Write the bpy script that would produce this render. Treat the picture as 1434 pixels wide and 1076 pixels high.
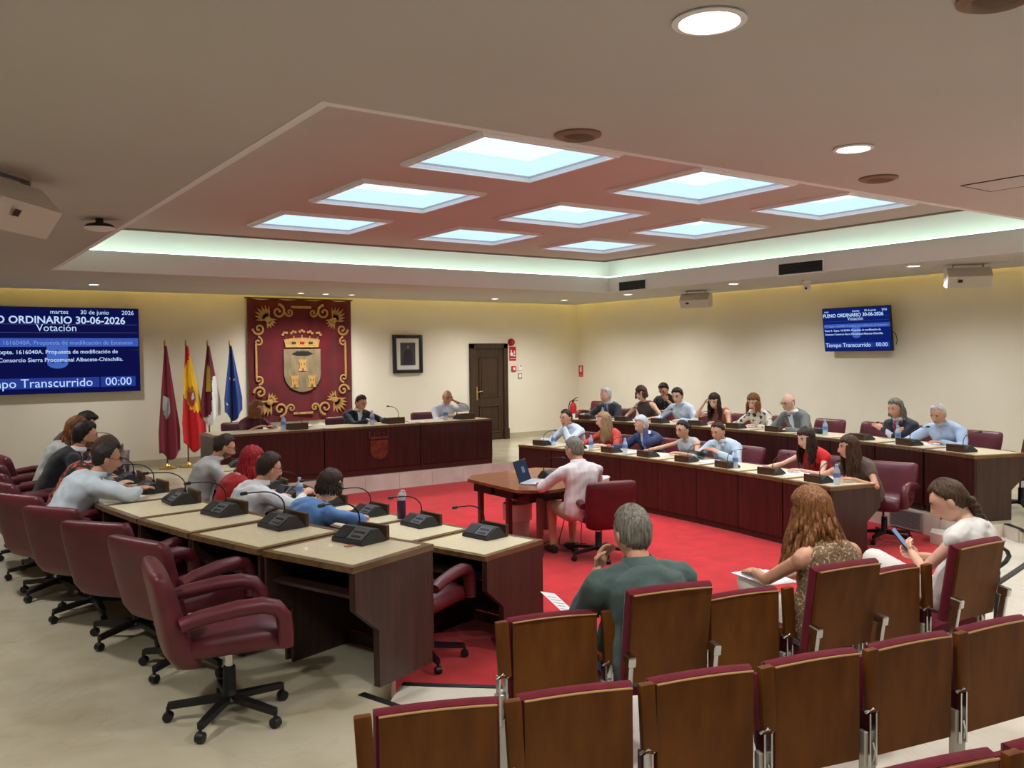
import bpy, bmesh, math, random
import numpy as np
from mathutils import Vector, Matrix, Euler
for o in list(bpy.data.objects): bpy.data.objects.remove(o)
scene = bpy.context.scene
COL = scene.collection
random.seed(7)
PI = math.pi
R_ = math.radians
# ---------------------------------------------------------------- camera
cam_d = bpy.data.cameras.new('camera'); cam = bpy.data.objects.new('camera', cam_d); COL.objects.link(cam)
cam_d.sensor_width = 36.0; cam_d.sensor_fit = 'HORIZONTAL'
cam_d.lens = 1218.25 / 1434 * 36.0
cam_d.clip_start = 0.05; cam_d.clip_end = 200
_r = Vector((0.8186, -0.5742, -0.0123)); _f = Vector((0.5736, 0.8185, -0.0332))
_r.normalize(); _u = _r.cross(_f); _u.normalize(); _f = _u.cross(_r)
cam.matrix_world = Matrix(((_r.x, _u.x, -_f.x, 0), (_r.y, _u.y, -_f.y, 0), (_r.z, _u.z, -_f.z, 2.14), (0, 0, 0, 1)))
scene.camera = cam
# ---------------------------------------------------------------- world, exposure
w = bpy.data.worlds.new('world'); scene.world = w; w.use_nodes = True
w.node_tree.nodes['Background'].inputs[0].default_value = (0.75, 0.85, 1.0, 1)
w.node_tree.nodes['Background'].inputs[1].default_value = 0.25
vs = scene.view_settings
vs.view_transform = 'Standard'; vs.look = 'None'; vs.gamma = 1.0; vs.use_curve_mapping = False
vs.exposure = 0.0
DOWN_W = 175.0      # recessed downlight, watts
SKY_E = 1.75       # skylight diffuser radiance
SKY_W = 25.0       # daylight through one skylight, watts
COVE_E = 6.8      # coffer led strip radiance
WASH_E = 22.0       # wall washing strip radiance
# ---------------------------------------------------------------- colour + materials
def lin(c):
    return tuple(((v / 255) / 12.92 if v / 255 <= 0.04045 else ((v / 255 + 0.055) / 1.055) ** 2.4) for v in c) + (1.0,)
MATS = {}
def mat(name, col, rough=0.5, metal=0.0, var=0.0, scale=(8, 8, 8), col2=None, bump=0.0, bscale=None, emit=None, estr=0.0, spec=0.5, detail=3.0, coat=0.0, alpha=None, trans=0.0, sheen=0.0, ior=1.45, lo=0.35, hi=0.65):
    if name in MATS: return MATS[name]
    m = bpy.data.materials.new(name); m.use_nodes = True
    nt = m.node_tree; b = nt.nodes['Principled BSDF']
    b.inputs['Roughness'].default_value = rough; b.inputs['Metallic'].default_value = metal
    b.inputs['Specular IOR Level'].default_value = spec; b.inputs['IOR'].default_value = ior
    b.inputs['Coat Weight'].default_value = coat; b.inputs['Transmission Weight'].default_value = trans
    b.inputs['Sheen Weight'].default_value = sheen
    c = lin(col); b.inputs['Base Color'].default_value = c
    if emit is not None:
        b.inputs['Emission Color'].default_value = lin(emit); b.inputs['Emission Strength'].default_value = estr
    if alpha is not None: b.inputs['Alpha'].default_value = alpha
    tc = None
    def coords(sc):
        nonlocal tc
        if tc is None: tc = nt.nodes.new('ShaderNodeTexCoord')
        mp = nt.nodes.new('ShaderNodeMapping'); mp.inputs['Scale'].default_value = sc
        nt.links.new(tc.outputs['Object'], mp.inputs['Vector']); return mp
    if col2 is not None:
        mp = coords(scale); n = nt.nodes.new('ShaderNodeTexNoise'); n.inputs['Scale'].default_value = 1.0
        n.inputs['Detail'].default_value = detail; nt.links.new(mp.outputs[0], n.inputs['Vector'])
        r = nt.nodes.new('ShaderNodeValToRGB'); r.color_ramp.elements[0].color = c; r.color_ramp.elements[1].color = lin(col2)
        r.color_ramp.elements[0].position = lo; r.color_ramp.elements[1].position = hi
        nt.links.new(n.outputs['Fac'], r.inputs[0]); nt.links.new(r.outputs[0], b.inputs['Base Color'])
    if bump:
        mp = coords(bscale or (60, 60, 60)); n = nt.nodes.new('ShaderNodeTexNoise'); n.inputs['Scale'].default_value = 1.0
        n.inputs['Detail'].default_value = 4.0; nt.links.new(mp.outputs[0], n.inputs['Vector'])
        bp = nt.nodes.new('ShaderNodeBump'); bp.inputs['Strength'].default_value = bump; bp.inputs['Distance'].default_value = 0.01
        nt.links.new(n.outputs['Fac'], bp.inputs['Height']); nt.links.new(bp.outputs[0], b.inputs['Normal'])
    MATS[name] = m; return m
def emat(name, col, s):
    if name in MATS: return MATS[name]
    m = bpy.data.materials.new(name); m.use_nodes = True; nt = m.node_tree
    for n in list(nt.nodes): nt.nodes.remove(n)
    e = nt.nodes.new('ShaderNodeEmission'); e.inputs[0].default_value = lin(col); e.inputs[1].default_value = s
    o = nt.nodes.new('ShaderNodeOutputMaterial'); nt.links.new(e.outputs[0], o.inputs[0])
    MATS[name] = m; return m
def marble(name, c1, c2, vein, rough, sc):
    m = mat(name, c1, rough=rough, col2=c2, scale=(sc, sc, sc), detail=6.0, spec=0.5)
    nt = m.node_tree; b = nt.nodes['Principled BSDF']
    tc = [n for n in nt.nodes if n.type == 'TEX_COORD'][0]
    n2 = nt.nodes.new('ShaderNodeTexNoise'); n2.inputs['Scale'].default_value = 1.7; n2.inputs['Detail'].default_value = 8; n2.inputs['Distortion'].default_value = 1.2
    nt.links.new(tc.outputs['Object'], n2.inputs['Vector'])
    r = nt.nodes.new('ShaderNodeValToRGB'); e = r.color_ramp.elements
    e[0].position = 0.485; e[0].color = (0, 0, 0, 1); e[1].position = 0.5; e[1].color = (1, 1, 1, 1)
    e3 = e.new(0.515); e3.color = (0, 0, 0, 1)
    nt.links.new(n2.outputs['Fac'], r.inputs[0])
    mx = nt.nodes.new('ShaderNodeMix'); mx.data_type = 'RGBA'
    src = b.inputs['Base Color'].links[0].from_socket
    mu = nt.nodes.new('ShaderNodeMath'); mu.operation = 'MULTIPLY'; mu.inputs[1].default_value = 0.14
    nt.links.new(r.outputs[0], mu.inputs[0]); nt.links.new(mu.outputs[0], mx.inputs['Factor'])
    nt.links.new(src, mx.inputs['A']); mx.inputs['B'].default_value = lin(vein)
    nt.links.new(mx.outputs['Result'], b.inputs['Base Color'])
    return m
WOOD_V = dict(scale=(22, 22, 1.6), detail=5.0)
WOOD_H = dict(scale=(1.6, 22, 22), detail=5.0)
m_wall = mat('plaster_cream', (232, 227, 212), rough=0.9, col2=(228, 222, 206), scale=(1.2, 1.2, 1.2), bump=0.05, bscale=(40, 40, 40))
m_ceil = mat('ceiling_paint', (192, 187, 180), rough=0.95, col2=(188, 183, 176), scale=(0.8, 0.8, 0.8))
m_white = mat('white_paint', (232, 230, 228), rough=0.8)
m_carpet = mat('red_carpet', (196, 30, 38), rough=1.0, col2=(176, 22, 30), scale=(5, 5, 5), detail=8, bump=0.5, bscale=(180, 180, 180), spec=0.1, sheen=0.2)
m_marble = marble('beige_marble', (194, 187, 164), (180, 171, 145), (146, 134, 110), 0.2, 2.2)
m_marblew = marble('pale_marble', (226, 220, 206), (212, 204, 188), (180, 168, 146), 0.2, 2.0)
m_riser = marble('riser_marble', (222, 212, 198), (206, 194, 178), (176, 160, 140), 0.3, 3.0)
m_wood = mat('mahogany', (66, 28, 22), rough=0.38, col2=(46, 19, 15), coat=0.15, **WOOD_V)
m_woodd = mat('dark_walnut', (66, 44, 36), rough=0.42, col2=(50, 33, 27), coat=0.1, **WOOD_V)
m_top = mat('worktop_edge', (120, 92, 56), rough=0.3, col2=(92, 66, 38), coat=0.3, scale=(20, 3, 20), detail=5.0)
m_inlay = mat('beige_inlay', (236, 225, 192), rough=0.3, col2=(226, 212, 174), scale=(30, 30, 30), detail=6, coat=0.2)
m_tablew = mat('table_wood', (140, 82, 50), rough=0.3, col2=(112, 60, 34), scale=(2, 22, 22), detail=5, coat=0.3)
m_leather = mat('burgundy_leather', (98, 34, 44), rough=0.42, col2=(84, 27, 36), scale=(6, 6, 6), bump=0.12, bscale=(14, 14, 14))
m_seatw = mat('seat_veneer', (112, 66, 20), rough=0.55, col2=(88, 49, 12), scale=(9, 9, 2.5), detail=5, coat=0.0, spec=0.22)
m_cush = mat('burgundy_velvet', (106, 25, 41), rough=0.9, col2=(94, 21, 35), scale=(20, 20, 20), bump=0.2, bscale=(120, 120, 120), sheen=0.1, spec=.2)
m_black = mat('black_plastic', (22, 22, 24), rough=0.45)
m_dgrey = mat('dark_grey_plastic', (44, 45, 48), rough=0.5)
m_mgrey = mat('grey_plastic', (86, 88, 92), rough=0.45)
m_chrome = mat('chrome', (200, 200, 200), rough=0.18, metal=1.0)
m_steel = mat('painted_steel', (176, 172, 160), rough=0.4, metal=0.4)
m_gold = mat('brass', (196, 160, 84), rough=0.3, metal=0.9)
m_paper = mat('paper', (238, 240, 244), rough=0.8)
m_plas = mat('clear_plastic', (205, 222, 238), rough=0.12, alpha=0.55, spec=0.6)
m_blue = mat('blue_label', (96, 132, 200), rough=0.4)
m_doorw = mat('door_wood', (62, 42, 26), rough=0.4, col2=(46, 30, 18), coat=0.15, **WOOD_V)
m_skin = mat('skin', (228, 184, 160), rough=0.5, col2=(220, 172, 148), scale=(12, 12, 12))
m_skin2 = mat('skin_tan', (212, 160, 132), rough=0.5, col2=(203, 149, 121), scale=(12, 12, 12))
m_lip = mat('lips', (168, 92, 84), rough=0.5)
m_eye = mat('eyes', (44, 32, 28), rough=0.3)
m_eyew = mat('eye_whites', (226, 218, 212), rough=0.3)
# ---------------------------------------------------------------- mesh helpers
class MB:
    def __init__(s): s.v = []; s.f = []; s.m = []
    def add(s, vs, fs, mi=0, M=None):
        n = len(s.v)
        s.v += [tuple(M @ Vector(p)) for p in vs] if M is not None else [tuple(p) for p in vs]
        s.f += [tuple(i + n for i in f) for f in fs]; s.m += [mi] * len(fs); return s
    def box(s, x0, x1, y0, y1, z0, z1, mi=0, M=None):
        return s.add([(x0, y0, z0), (x1, y0, z0), (x1, y1, z0), (x0, y1, z0), (x0, y0, z1), (x1, y0, z1), (x1, y1, z1), (x0, y1, z1)],
                     [(0, 3, 2, 1), (4, 5, 6, 7), (0, 1, 5, 4), (1, 2, 6, 5), (2, 3, 7, 6), (3, 0, 4, 7)], mi, M)
    def rbox(s, x0, x1, y0, y1, z0, z1, r=0.01, seg=2, mi=0, M=None):
        bm = bmesh.new(); bmesh.ops.create_cube(bm, size=1.0)
        for v in bm.verts: v.co = Vector((x0 + (v.co.x + .5) * (x1 - x0), y0 + (v.co.y + .5) * (y1 - y0), z0 + (v.co.z + .5) * (z1 - z0)))
        bmesh.ops.bevel(bm, geom=list(bm.edges), offset=r, segments=seg, profile=0.5, affect='EDGES')
        bm.verts.index_update(); s.add([v.co for v in bm.verts], [[v.index for v in f.verts] for f in bm.faces], mi, M); bm.free(); return s
    def prism(s, poly, z0, z1, mi=0, M=None):
        n = len(poly)
        if sum(poly[i][0] * poly[(i + 1) % n][1] - poly[(i + 1) % n][0] * poly[i][1] for i in range(n)) < 0: poly = list(poly)[::-1]
        vs = [(p[0], p[1], z0) for p in poly] + [(p[0], p[1], z1) for p in poly]
        fs = [tuple(range(n))[::-1], tuple(range(n, 2 * n))] + [(i, (i + 1) % n, n + (i + 1) % n, n + i) for i in range(n)]
        return s.add(vs, fs, mi, M)
    def loft(s, rings, cap=True, mi=0, M=None, closed=False):
        n = len(rings[0]); vs = [p for r in rings for p in r]; fs = []
        m = len(rings)
        for i in range(m if closed else m - 1):
            a, b = i * n, ((i + 1) % m) * n
            for k in range(n): fs.append((a + k, a + (k + 1) % n, b + (k + 1) % n, b + k))
        if cap and not closed: fs.append(tuple(range(n))[::-1]); fs.append(tuple(range((m - 1) * n, m * n)))
        return s.add(vs, fs, mi, M)
    def tube(s, path, r, n=8, mi=0, M=None, flat=1.0, cap=True, up=None):
        path = [Vector(p) for p in path]; rs = r if isinstance(r, (list, tuple)) else [r] * len(path)
        rings = []; prev = None
        for i, p in enumerate(path):
            t = (path[min(i + 1, len(path) - 1)] - path[max(i - 1, 0)]).normalized()
            if prev is None:
                a = Vector(up) if up else (Vector((0, 0, 1)) if abs(t.z) < 0.9 else Vector((0, 1, 0)))
            else: a = prev
            u = (a - t * a.dot(t)); u = u.normalized() if u.length > 1e-6 else t.orthogonal().normalized()
            prev = u; w_ = t.cross(u)
            rings.append([p + (w_ * math.cos(2 * PI * k / n) + u * math.sin(2 * PI * k / n) * flat) * rs[i] for k in range(n)])
        return s.loft(rings, cap, mi, M)
    def lathe(s, prof, n=16, mi=0, M=None, cap=True):
        return s.loft([[(r * math.cos(2 * PI * k / n), r * math.sin(2 * PI * k / n), z) for k in range(n)] for r, z in prof], cap, mi, M)
    def ell(s, c, rx, ry, rz, n=12, mi=0, M=None, Rm=None):
        rings = []
        for i in range(1, n // 2 + 1):
            t = PI * i / (n // 2 + 1); q = []
            for k in range(n):
                a = 2 * PI * k / n; p = Vector((rx * math.sin(t) * math.cos(a), ry * math.sin(t) * math.sin(a), -rz * math.cos(t)))
                if Rm is not None: p = Rm @ p
                q.append(p + Vector(c))
            rings.append(q)
        return s.loft(rings, True, mi, M)
    def cone(s, p0, p1, r0, r1, n=10, mi=0):
        p0 = Vector(p0); p1 = Vector(p1); t = (p1 - p0); L = t.length; t.normalize(); pts = []; rs = []
        for a in (-80, -45): pts.append(p0 + t * r0 * math.sin(R_(a))); rs.append(r0 * math.cos(R_(a)))
        for k in range(5): pts.append(p0.lerp(p1, k / 4)); rs.append(r0 + (r1 - r0) * k / 4)
        for a in (45, 80): pts.append(p1 + t * r1 * math.sin(R_(a))); rs.append(r1 * math.cos(R_(a)))
        return s.tube(pts, rs, n, mi)
    def mesh(s, name, mats, smooth=True, angle=35):
        me = bpy.data.meshes.new(name); me.from_pydata(s.v, [], s.f)
        for m in (mats if isinstance(mats, (list, tuple)) else [mats]): me.materials.append(m)
        me.polygons.foreach_set('material_index', s.m)
        if smooth:
            me.polygons.foreach_set('use_smooth', [True] * len(s.f)); me.update(); me.set_sharp_from_angle(angle=R_(angle))
        me.update(); return me
def link(name, data, parent=None, loc=None, rz=None, rot=None):
    o = bpy.data.objects.new(name, data); COL.objects.link(o)
    if loc is not None: o.location = loc
    if rz is not None: o.rotation_euler = (0, 0, rz)
    if rot is not None: o.rotation_euler = rot
    if parent is not None: o.parent = parent
    return o
def part(name, mb, mats, parent=None, smooth=True, angle=35, **k):
    return link(name, mb.mesh(name, mats, smooth, angle), parent, **k)
def tag(o, label, cat, group=None):
    o['label'] = label; o['category'] = cat
    if group: o['group'] = group
    return o
def thing(name, label, cat, loc=(0, 0, 0), rz=0, group=None):
    return tag(link(name, None, None, loc, rz), label, cat, group)
def struct(name, mb, mats, smooth=False, **k):
    o = part(name, mb, mats, None, smooth, **k); o['kind'] = 'structure'; return o
def copy_tree(src, loc, rz, label, parent=None):
    c = src.copy(); COL.objects.link(c)
    if parent is None: c.location = loc; c.rotation_euler = (0, 0, rz); c['label'] = label
    else: c.parent = parent
    for ch in src.children: copy_tree(ch, None, None, None, c)
    return c
def rot_to(dx, dy):            # rotation about z that turns local +y into (dx, dy)
    return math.atan2(-dx, dy)
def text_part(name, s, size, m, parent, x, y, z, rot=(PI / 2, 0, 0), align='LEFT', bold=0.0, depth=0.001):
    cu = bpy.data.curves.new(name, 'FONT'); cu.body = s; cu.size = size; cu.align_x = align; cu.offset = bold; cu.extrude = depth; cu.resolution_u = 3
    t = bpy.data.objects.new('tmp', cu); COL.objects.link(t)
    me = bpy.data.meshes.new_from_object(t.evaluated_get(bpy.context.evaluated_depsgraph_get()))
    bpy.data.objects.remove(t); me.name = name; me.materials.clear(); me.materials.append(m)
    return link(name, me, parent, loc=(x, y, z), rot=rot)
def remesh(mb, vox, smooth=6, name='m'):
    me = bpy.data.meshes.new(name); me.from_pydata(mb.v, [], mb.f); me.update()
    o = bpy.data.objects.new('tmp', me); COL.objects.link(o)
    r = o.modifiers.new('r', 'REMESH'); r.mode = 'VOXEL'; r.voxel_size = vox; r.use_smooth_shade = True
    if smooth:
        sm = o.modifiers.new('s', 'SMOOTH'); sm.factor = 0.5; sm.iterations = smooth
    dg = bpy.context.evaluated_depsgraph_get(); ev = o.evaluated_get(dg)
    out = bpy.data.meshes.new_from_object(ev); bpy.data.objects.remove(o); bpy.data.meshes.remove(me)
    return out
# ---------------------------------------------------------------- room shell
YB, XR, MZ, AZ, CZ = 16.15, 13.24, 0.255, 0.12, 3.30
XL, YF = -3.4, -4.5
def arc_r(X0, yc, R, s, off=0.0):      # convex to +x ; returns point at distance off outward and outward dir
    a = math.asin((s - yc) / R); return (X0 - R + (R + off) * math.cos(a), yc + (R + off) * math.sin(a)), (math.cos(a), math.sin(a))
def arc_l(X0, yc, R, s, off=0.0):
    a = math.asin((s - yc) / R); return (X0 + R - (R + off) * math.cos(a), yc + (R + off) * math.sin(a)), (-math.cos(a), math.sin(a))
RB_ = (10.17, 8.7, 11.4); RF_ = (8.12, 8.5, 15.0); LO_ = (1.90, 8.7, 11.4); LI_ = (3.45, 8.7, 11.4)
fl = MB()
left = [arc_l(*LO_, 4.78, 0.24)[0], arc_l(*LO_, 4.86, 0.24)[0]] + [arc_l(*LO_, s, 0.06)[0] for s in np.linspace(4.9, 12.58, 12)]
rightp = [arc_r(*RB_, s, -0.02)[0] for s in np.linspace(12.58, 5.15, 12)]
fl.prism([(XL, YF), (-0.1, YF), (0.45, 0.6), (1.15, 2.6), (1.75, 3.55), (2.17, 4.13), (2.06, 4.42)] + left + rightp +
         [(9.44, 4.68), (9.68, 4.60), (9.47, 4.29), (9.8, 3.5), (10.7, 1.8), (12.0, YF), (XR, YF), (XR, YB), (XL, YB)], -0.3, MZ)
floor = struct('floor', fl, m_marble)
a = MB(); a.prism([(-0.2, YF), (0.4, 0.6), (1.1, 2.6), (1.7, 3.55), (2.12, 4.13), (2.2, 4.45), (2.48, 4.76), (2.66, 4.58), (3.1, 4.2), (3.8, 3.92), (4.6, 3.72), (6.0, 3.58), (7.5, 3.7), (8.6, 4.2), (9.15, 4.8), (9.28, 5.2), (9.5, 5.3), (9.75, 4.5), (9.6, 4.2), (9.9, 3.5), (10.8, 1.8), (12.1, YF)], -0.3, AZ)
struct('floor_audience', a, m_marblew)
cp = MB(); cp.box(1.2, 11.0, 3.0, 13.0, -0.3, 0.0)
struct('floor_carpet', cp, m_carpet)
def strip(name, pts, wd, z0, z1, m):
    b = MB(); n = len(pts); L = []; Rr = []
    for i, p in enumerate(pts):
        q0 = Vector(pts[max(i - 1, 0)]); q1 = Vector(pts[min(i + 1, n - 1)]); t = (q1 - q0).normalized(); nn = Vector((-t.y, t.x)) * wd / 2
        L.append(Vector(p) + nn); Rr.append(Vector(p) - nn)
    b.loft([[(L[i].x, L[i].y, z0), (Rr[i].x, Rr[i].y, z0), (Rr[i].x, Rr[i].y, z1), (L[i].x, L[i].y, z1)] for i in range(n)])
    return struct(name, b, m)
strip('trim_1', [(2.05, 4.43), (2.14, 4.13), (1.73, 3.55), (1.13, 2.6), (0.43, 0.6)], 0.045, MZ - 0.02, MZ + 0.006, m_black)
strip('trim_2', [(2.47, 4.74), (2.64, 4.58), (3.08, 4.2), (3.8, 3.92), (4.6, 3.72), (6.0, 3.58), (7.5, 3.7), (8.6, 4.2), (9.13, 4.8)], 0.045, AZ - 0.02, AZ + 0.006, m_black)
strip('trim_3', [(9.69, 4.58), (9.48, 4.29), (9.81, 3.5), (10.7, 1.8)], 0.05, MZ - 0.02, MZ + 0.008, m_black)
# dais and platform risers: pale marble slabs with open joints
def riser(name, pts, z0, z1, step):
    root = link(name, None); root['kind'] = 'structure'
    P = [Vector(p) for p in pts]; seg = [(P[i + 1] - P[i]).length for i in range(len(P) - 1)]; T = sum(seg); n = max(1, round(T / step))
    def at(d):
        for i, L in enumerate(seg):
            if d <= L + 1e-6: return P[i].lerp(P[i + 1], d / L)
            d -= L
        return P[-1]
    for i in range(n):
        p = at(T * i / n + 0.002); q = at(T * (i + 1) / n - 0.002); t = (q - p).normalized(); nn = Vector((t.y, -t.x)) * 0.018
        b = MB(); b.prism([p, q, q + nn, p + nn], z0, z1 - 0.004)
        part('marble_slab', b, m_riser, root, smooth=False)
    return root
riser('trim_4', [(2.3, 12.58), (10.2, 12.58)], 0, MZ, 0.62)
riser('trim_5', rightp[1:] + [(9.44, 4.68)], 0.0, MZ, 0.6)
riser('trim_6', [(9.44, 4.68), (9.68, 4.60)], AZ, MZ, 0.3)
riser('trim_7', [(9.68, 4.60), (9.47, 4.29), (9.8, 3.5), (10.7, 1.8)], AZ, MZ, 0.3)
gr = thing('floor_vent', 'dark grey vent grille in the marble riser below the right rear desks', 'vent', (*arc_r(*RB_, 5.74, -.045)[0], 0.0), rot_to(-.966, .26))
b = MB(); b.box(-.24, .24, 0, .012, .03, .23); part('backing', b, mat('vent_grey', (104, 100, 100), rough=.6), gr, smooth=False)
b = MB()
for x0, x1, z0, z1 in ((-.25, -.23, .02, .24), (.23, .25, .02, .24), (-.25, .25, .225, .24), (-.25, .25, .02, .035)): b.box(x0, x1, .008, .02, z0, z1)
part('frame', b, mat('vent_frame', (156, 150, 144), rough=.5), gr, smooth=False)
sl = MB(); sl.box(-.23, .23, .012, .018, -.003, .003); sm_ = sl.mesh('slat', mat('vent_slat', (140, 136, 134), rough=.5), False)
for k in range(9): link('slat', sm_, gr, loc=(0, 0, .05 + k * .02))
# walls
b = MB(); b.box(XL, XR + .2, YB, YB + 0.2, -0.3, 4.3); struct('wall_back', b, m_wall)
b = MB(); b.box(XR, XR + 0.2, YF, YB, -0.3, 4.3); struct('wall_right', b, m_wall)
b = MB(); b.box(XL - 0.2, XL, YF, YB + .2, -0.3, 4.3); struct('wall_left', b, m_wall)
b = MB(); b.box(XL - .2, XR + .2, YF - 0.2, YF, -0.3, 4.3); struct('wall_rear', b, m_wall)
b = MB(); b.box(XL, 10.12, YB - 0.02, YB, MZ, 0.375); b.box(11.23, XR, YB - 0.02, YB, MZ, 0.375); struct('baseboard_back', b, m_marble)
b = MB(); b.box(XR - 0.02, XR, YF, YB - .02, MZ, 0.375); struct('baseboard_right', b, m_marble)
# soffit ceiling with the coffer opening
CX0, CX1, CY0, CY1 = 1.63, 10.93, 3.78, 12.40
OX, OY = 12.98, 15.88
b = MB()
for x0, x1, y0, y1 in ((XL, CX0, YF, OY), (CX1, OX, YF, OY), (CX0, CX1, YF, CY0), (CX0, CX1, CY1, OY)): b.box(x0, x1, y0, y1, CZ, CZ + 0.09)
struct('ceiling', b, m_ceil)
b = MB()
b.box(XL - .2, XR + .2, YF - .2, YB + .2, 4.3, 4.4)
b.box(OX, XR, YF, YB, 3.62, 3.66); b.box(XL, OX, OY, YB, 3.62, 3.66)
struct('ceiling_upper', b, m_white)
# fascia of the coffer, moulding, cove wall
t = 0.04
def frame4(b, x0, x1, y0, y1, th, z0, z1):
    b.box(x0 - th, x0, y0 - th, y1 + th, z0, z1); b.box(x1, x1 + th, y0 - th, y1 + th, z0, z1)
    b.box(x0, x1, y0 - th, y0, z0, z1); b.box(x0, x1, y1, y1 + th, z0, z1)
b = MB(); frame4(b, CX0 + .008, CX1 - .008, CY0 + .008, CY1 - .008, .05, CZ - 0.004, 3.52); struct('trim_8', b, m_white)
b = MB(); frame4(b, CX0 - .03, CX1 + .03, CY0 - .03, CY1 + .03, .30, 3.515, 3.54)
frame4(b, CX0 - .035, CX1 + .035, CY0 - .035, CY1 + .035, .05, 3.54, 3.577); frame4(b, CX0 - .02, CX1 + .02, CY0 - .02, CY1 + .02, .04, 3.52, 3.55)
struct('trim_9', b, m_white)
b = MB(); frame4(b, CX0 - .33, CX1 + .33, CY0 - .33, CY1 + .33, .05, 3.5, 4.06); struct('wall_cove', b, m_white)
b = MB(); b.box(CX0 - .35, CX1 + .35, CY0 - .35, CY1 + .35, 4.06, 4.1); struct('ceiling_cove', b, m_white)
# floating coffer panel with nine skylight openings
PX0, PX1, PY0, PY1, PZ = CX0 + .62, CX1 - .62, CY0 + .62, CY1 - .60, 3.80
SX = [(3.60, 4.89), (5.93, 7.19), (8.13, 9.33)]; SY = [(5.45, 6.65), (7.50, 8.70), (9.58, 10.70)]
xs = [PX0] + [v for p in SX for v in p] + [PX1]; ys = [PY0] + [v for p in SY for v in p] + [PY1]
b = MB()
for i in range(7):
    for j in range(7):
        if i % 2 == 1 and j % 2 == 1: continue
        b.box(xs[i], xs[i + 1], ys[j], ys[j + 1], PZ, PZ + 0.24)
struct('ceiling_coffer', b, m_ceil)
b = MB(); frame4(b, PX0, PX1, PY0, PY1, 0.035, PZ - 0.02, PZ + 0.05); struct('trim_10', b, mat('grey_moulding', (150, 142, 134), rough=0.8))
m_sky = emat('skylight_glow', (196, 224, 250), SKY_E)
POS = ['nearest', 'middle', 'farthest']; COLS = ['left', 'centre', 'right']
for i, (x0, x1) in enumerate(SX):
    for j, (y0, y1) in enumerate(SY):
        cx, cy = (x0 + x1) / 2, (y0 + y1) / 2
        r = thing('skylight', 'bluish white skylight in the %s row and %s column of the coffered ceiling' % (POS[j], COLS[i]), 'skylight', (cx, cy, PZ), 0, 'skylights in the ceiling coffer')
        hx, hy = (x1 - x0) / 2, (y1 - y0) / 2
        b = MB()
        for th, zz0, zz1 in ((0.05, -0.022, 0.0), (0.028, -0.036, -0.02)):
            o_, i_ = th, 0.0
            b.box(-hx - o_, -hx, -hy - o_, hy + o_, zz0, zz1); b.box(hx, hx + o_, -hy - o_, hy + o_, zz0, zz1)
            b.box(-hx, hx, -hy - o_, -hy, zz0, zz1); b.box(-hx, hx, hy, hy + o_, zz0, zz1)
        part('frame', b, m_white, r, smooth=False)
        for k in range(4):         # four sloped opal panes of a shallow lantern
            a0, a1 = [(-hx, -hy), (hx, -hy), (hx, hy), (-hx, hy)][k], [(hx, -hy), (hx, hy), (-hx, hy), (-hx, -hy)][k]
            q = MB(); q.add([(a0[0], a0[1], 0.02), (a1[0], a1[1], 0.02), (a1[0] * .985, a1[1] * .985, 0.16), (a0[0] * .985, a0[1] * .985, 0.16),
                             (a0[0] * 1.01, a0[1] * 1.01, 0.02), (a1[0] * 1.01, a1[1] * 1.01, 0.02), (a1[0], a1[1], 0.165), (a0[0], a0[1], 0.165)],
                            [(0, 3, 2, 1), (4, 5, 6, 7), (0, 1, 5, 4), (1, 2, 6, 5), (2, 3, 7, 6), (3, 0, 4, 7)])
            part('side_pane', q, emat('skylight_side', (186, 216, 246), SKY_E * 0.82), r, smooth=False)
        q = MB(); q.box(-hx, hx, -hy, hy, 0.16, 0.17); part('top_pane', q, m_sky, r, smooth=False)
        l = bpy.data.lights.new('skylight_daylight', 'AREA'); l.shape = 'RECTANGLE'; l.size = x1 - x0 - .06; l.size_y = y1 - y0 - .06; l.energy = SKY_W; l.spread = R_(120); l.color = (.95, .98, 1.0)
        link('daylight', l, r, loc=(0, 0, .0))
# led strips on the coffer ledge and behind the soffit edges
b = MB(); frame4(b, CX0 - .11, CX1 + .11, CY0 - .11, CY1 + .11, 0.008, 3.545, 3.602)
tag(part('cove_light', b, emat('cove_led', (222, 255, 234), COVE_E), smooth=False), 'greenish white light strip hidden on the ceiling coffer ledge', 'light')
b = MB(); b.box(OX - 0.10, OX - 0.05, 1.0, OY - .05, CZ + .092, CZ + .11)
tag(part('wall_light', b, emat('wash_led', (255, 222, 96), WASH_E), smooth=False), 'warm yellow light strip above the right wall', 'light', None)
b = MB(); b.box(-3.0, OX - .12, OY - 0.10, OY - 0.05, CZ + .092, CZ + .11)
tag(part('wall_light', b, MATS['wash_led'], smooth=False), 'warm yellow light strip above the back wall', 'light', None)
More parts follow.
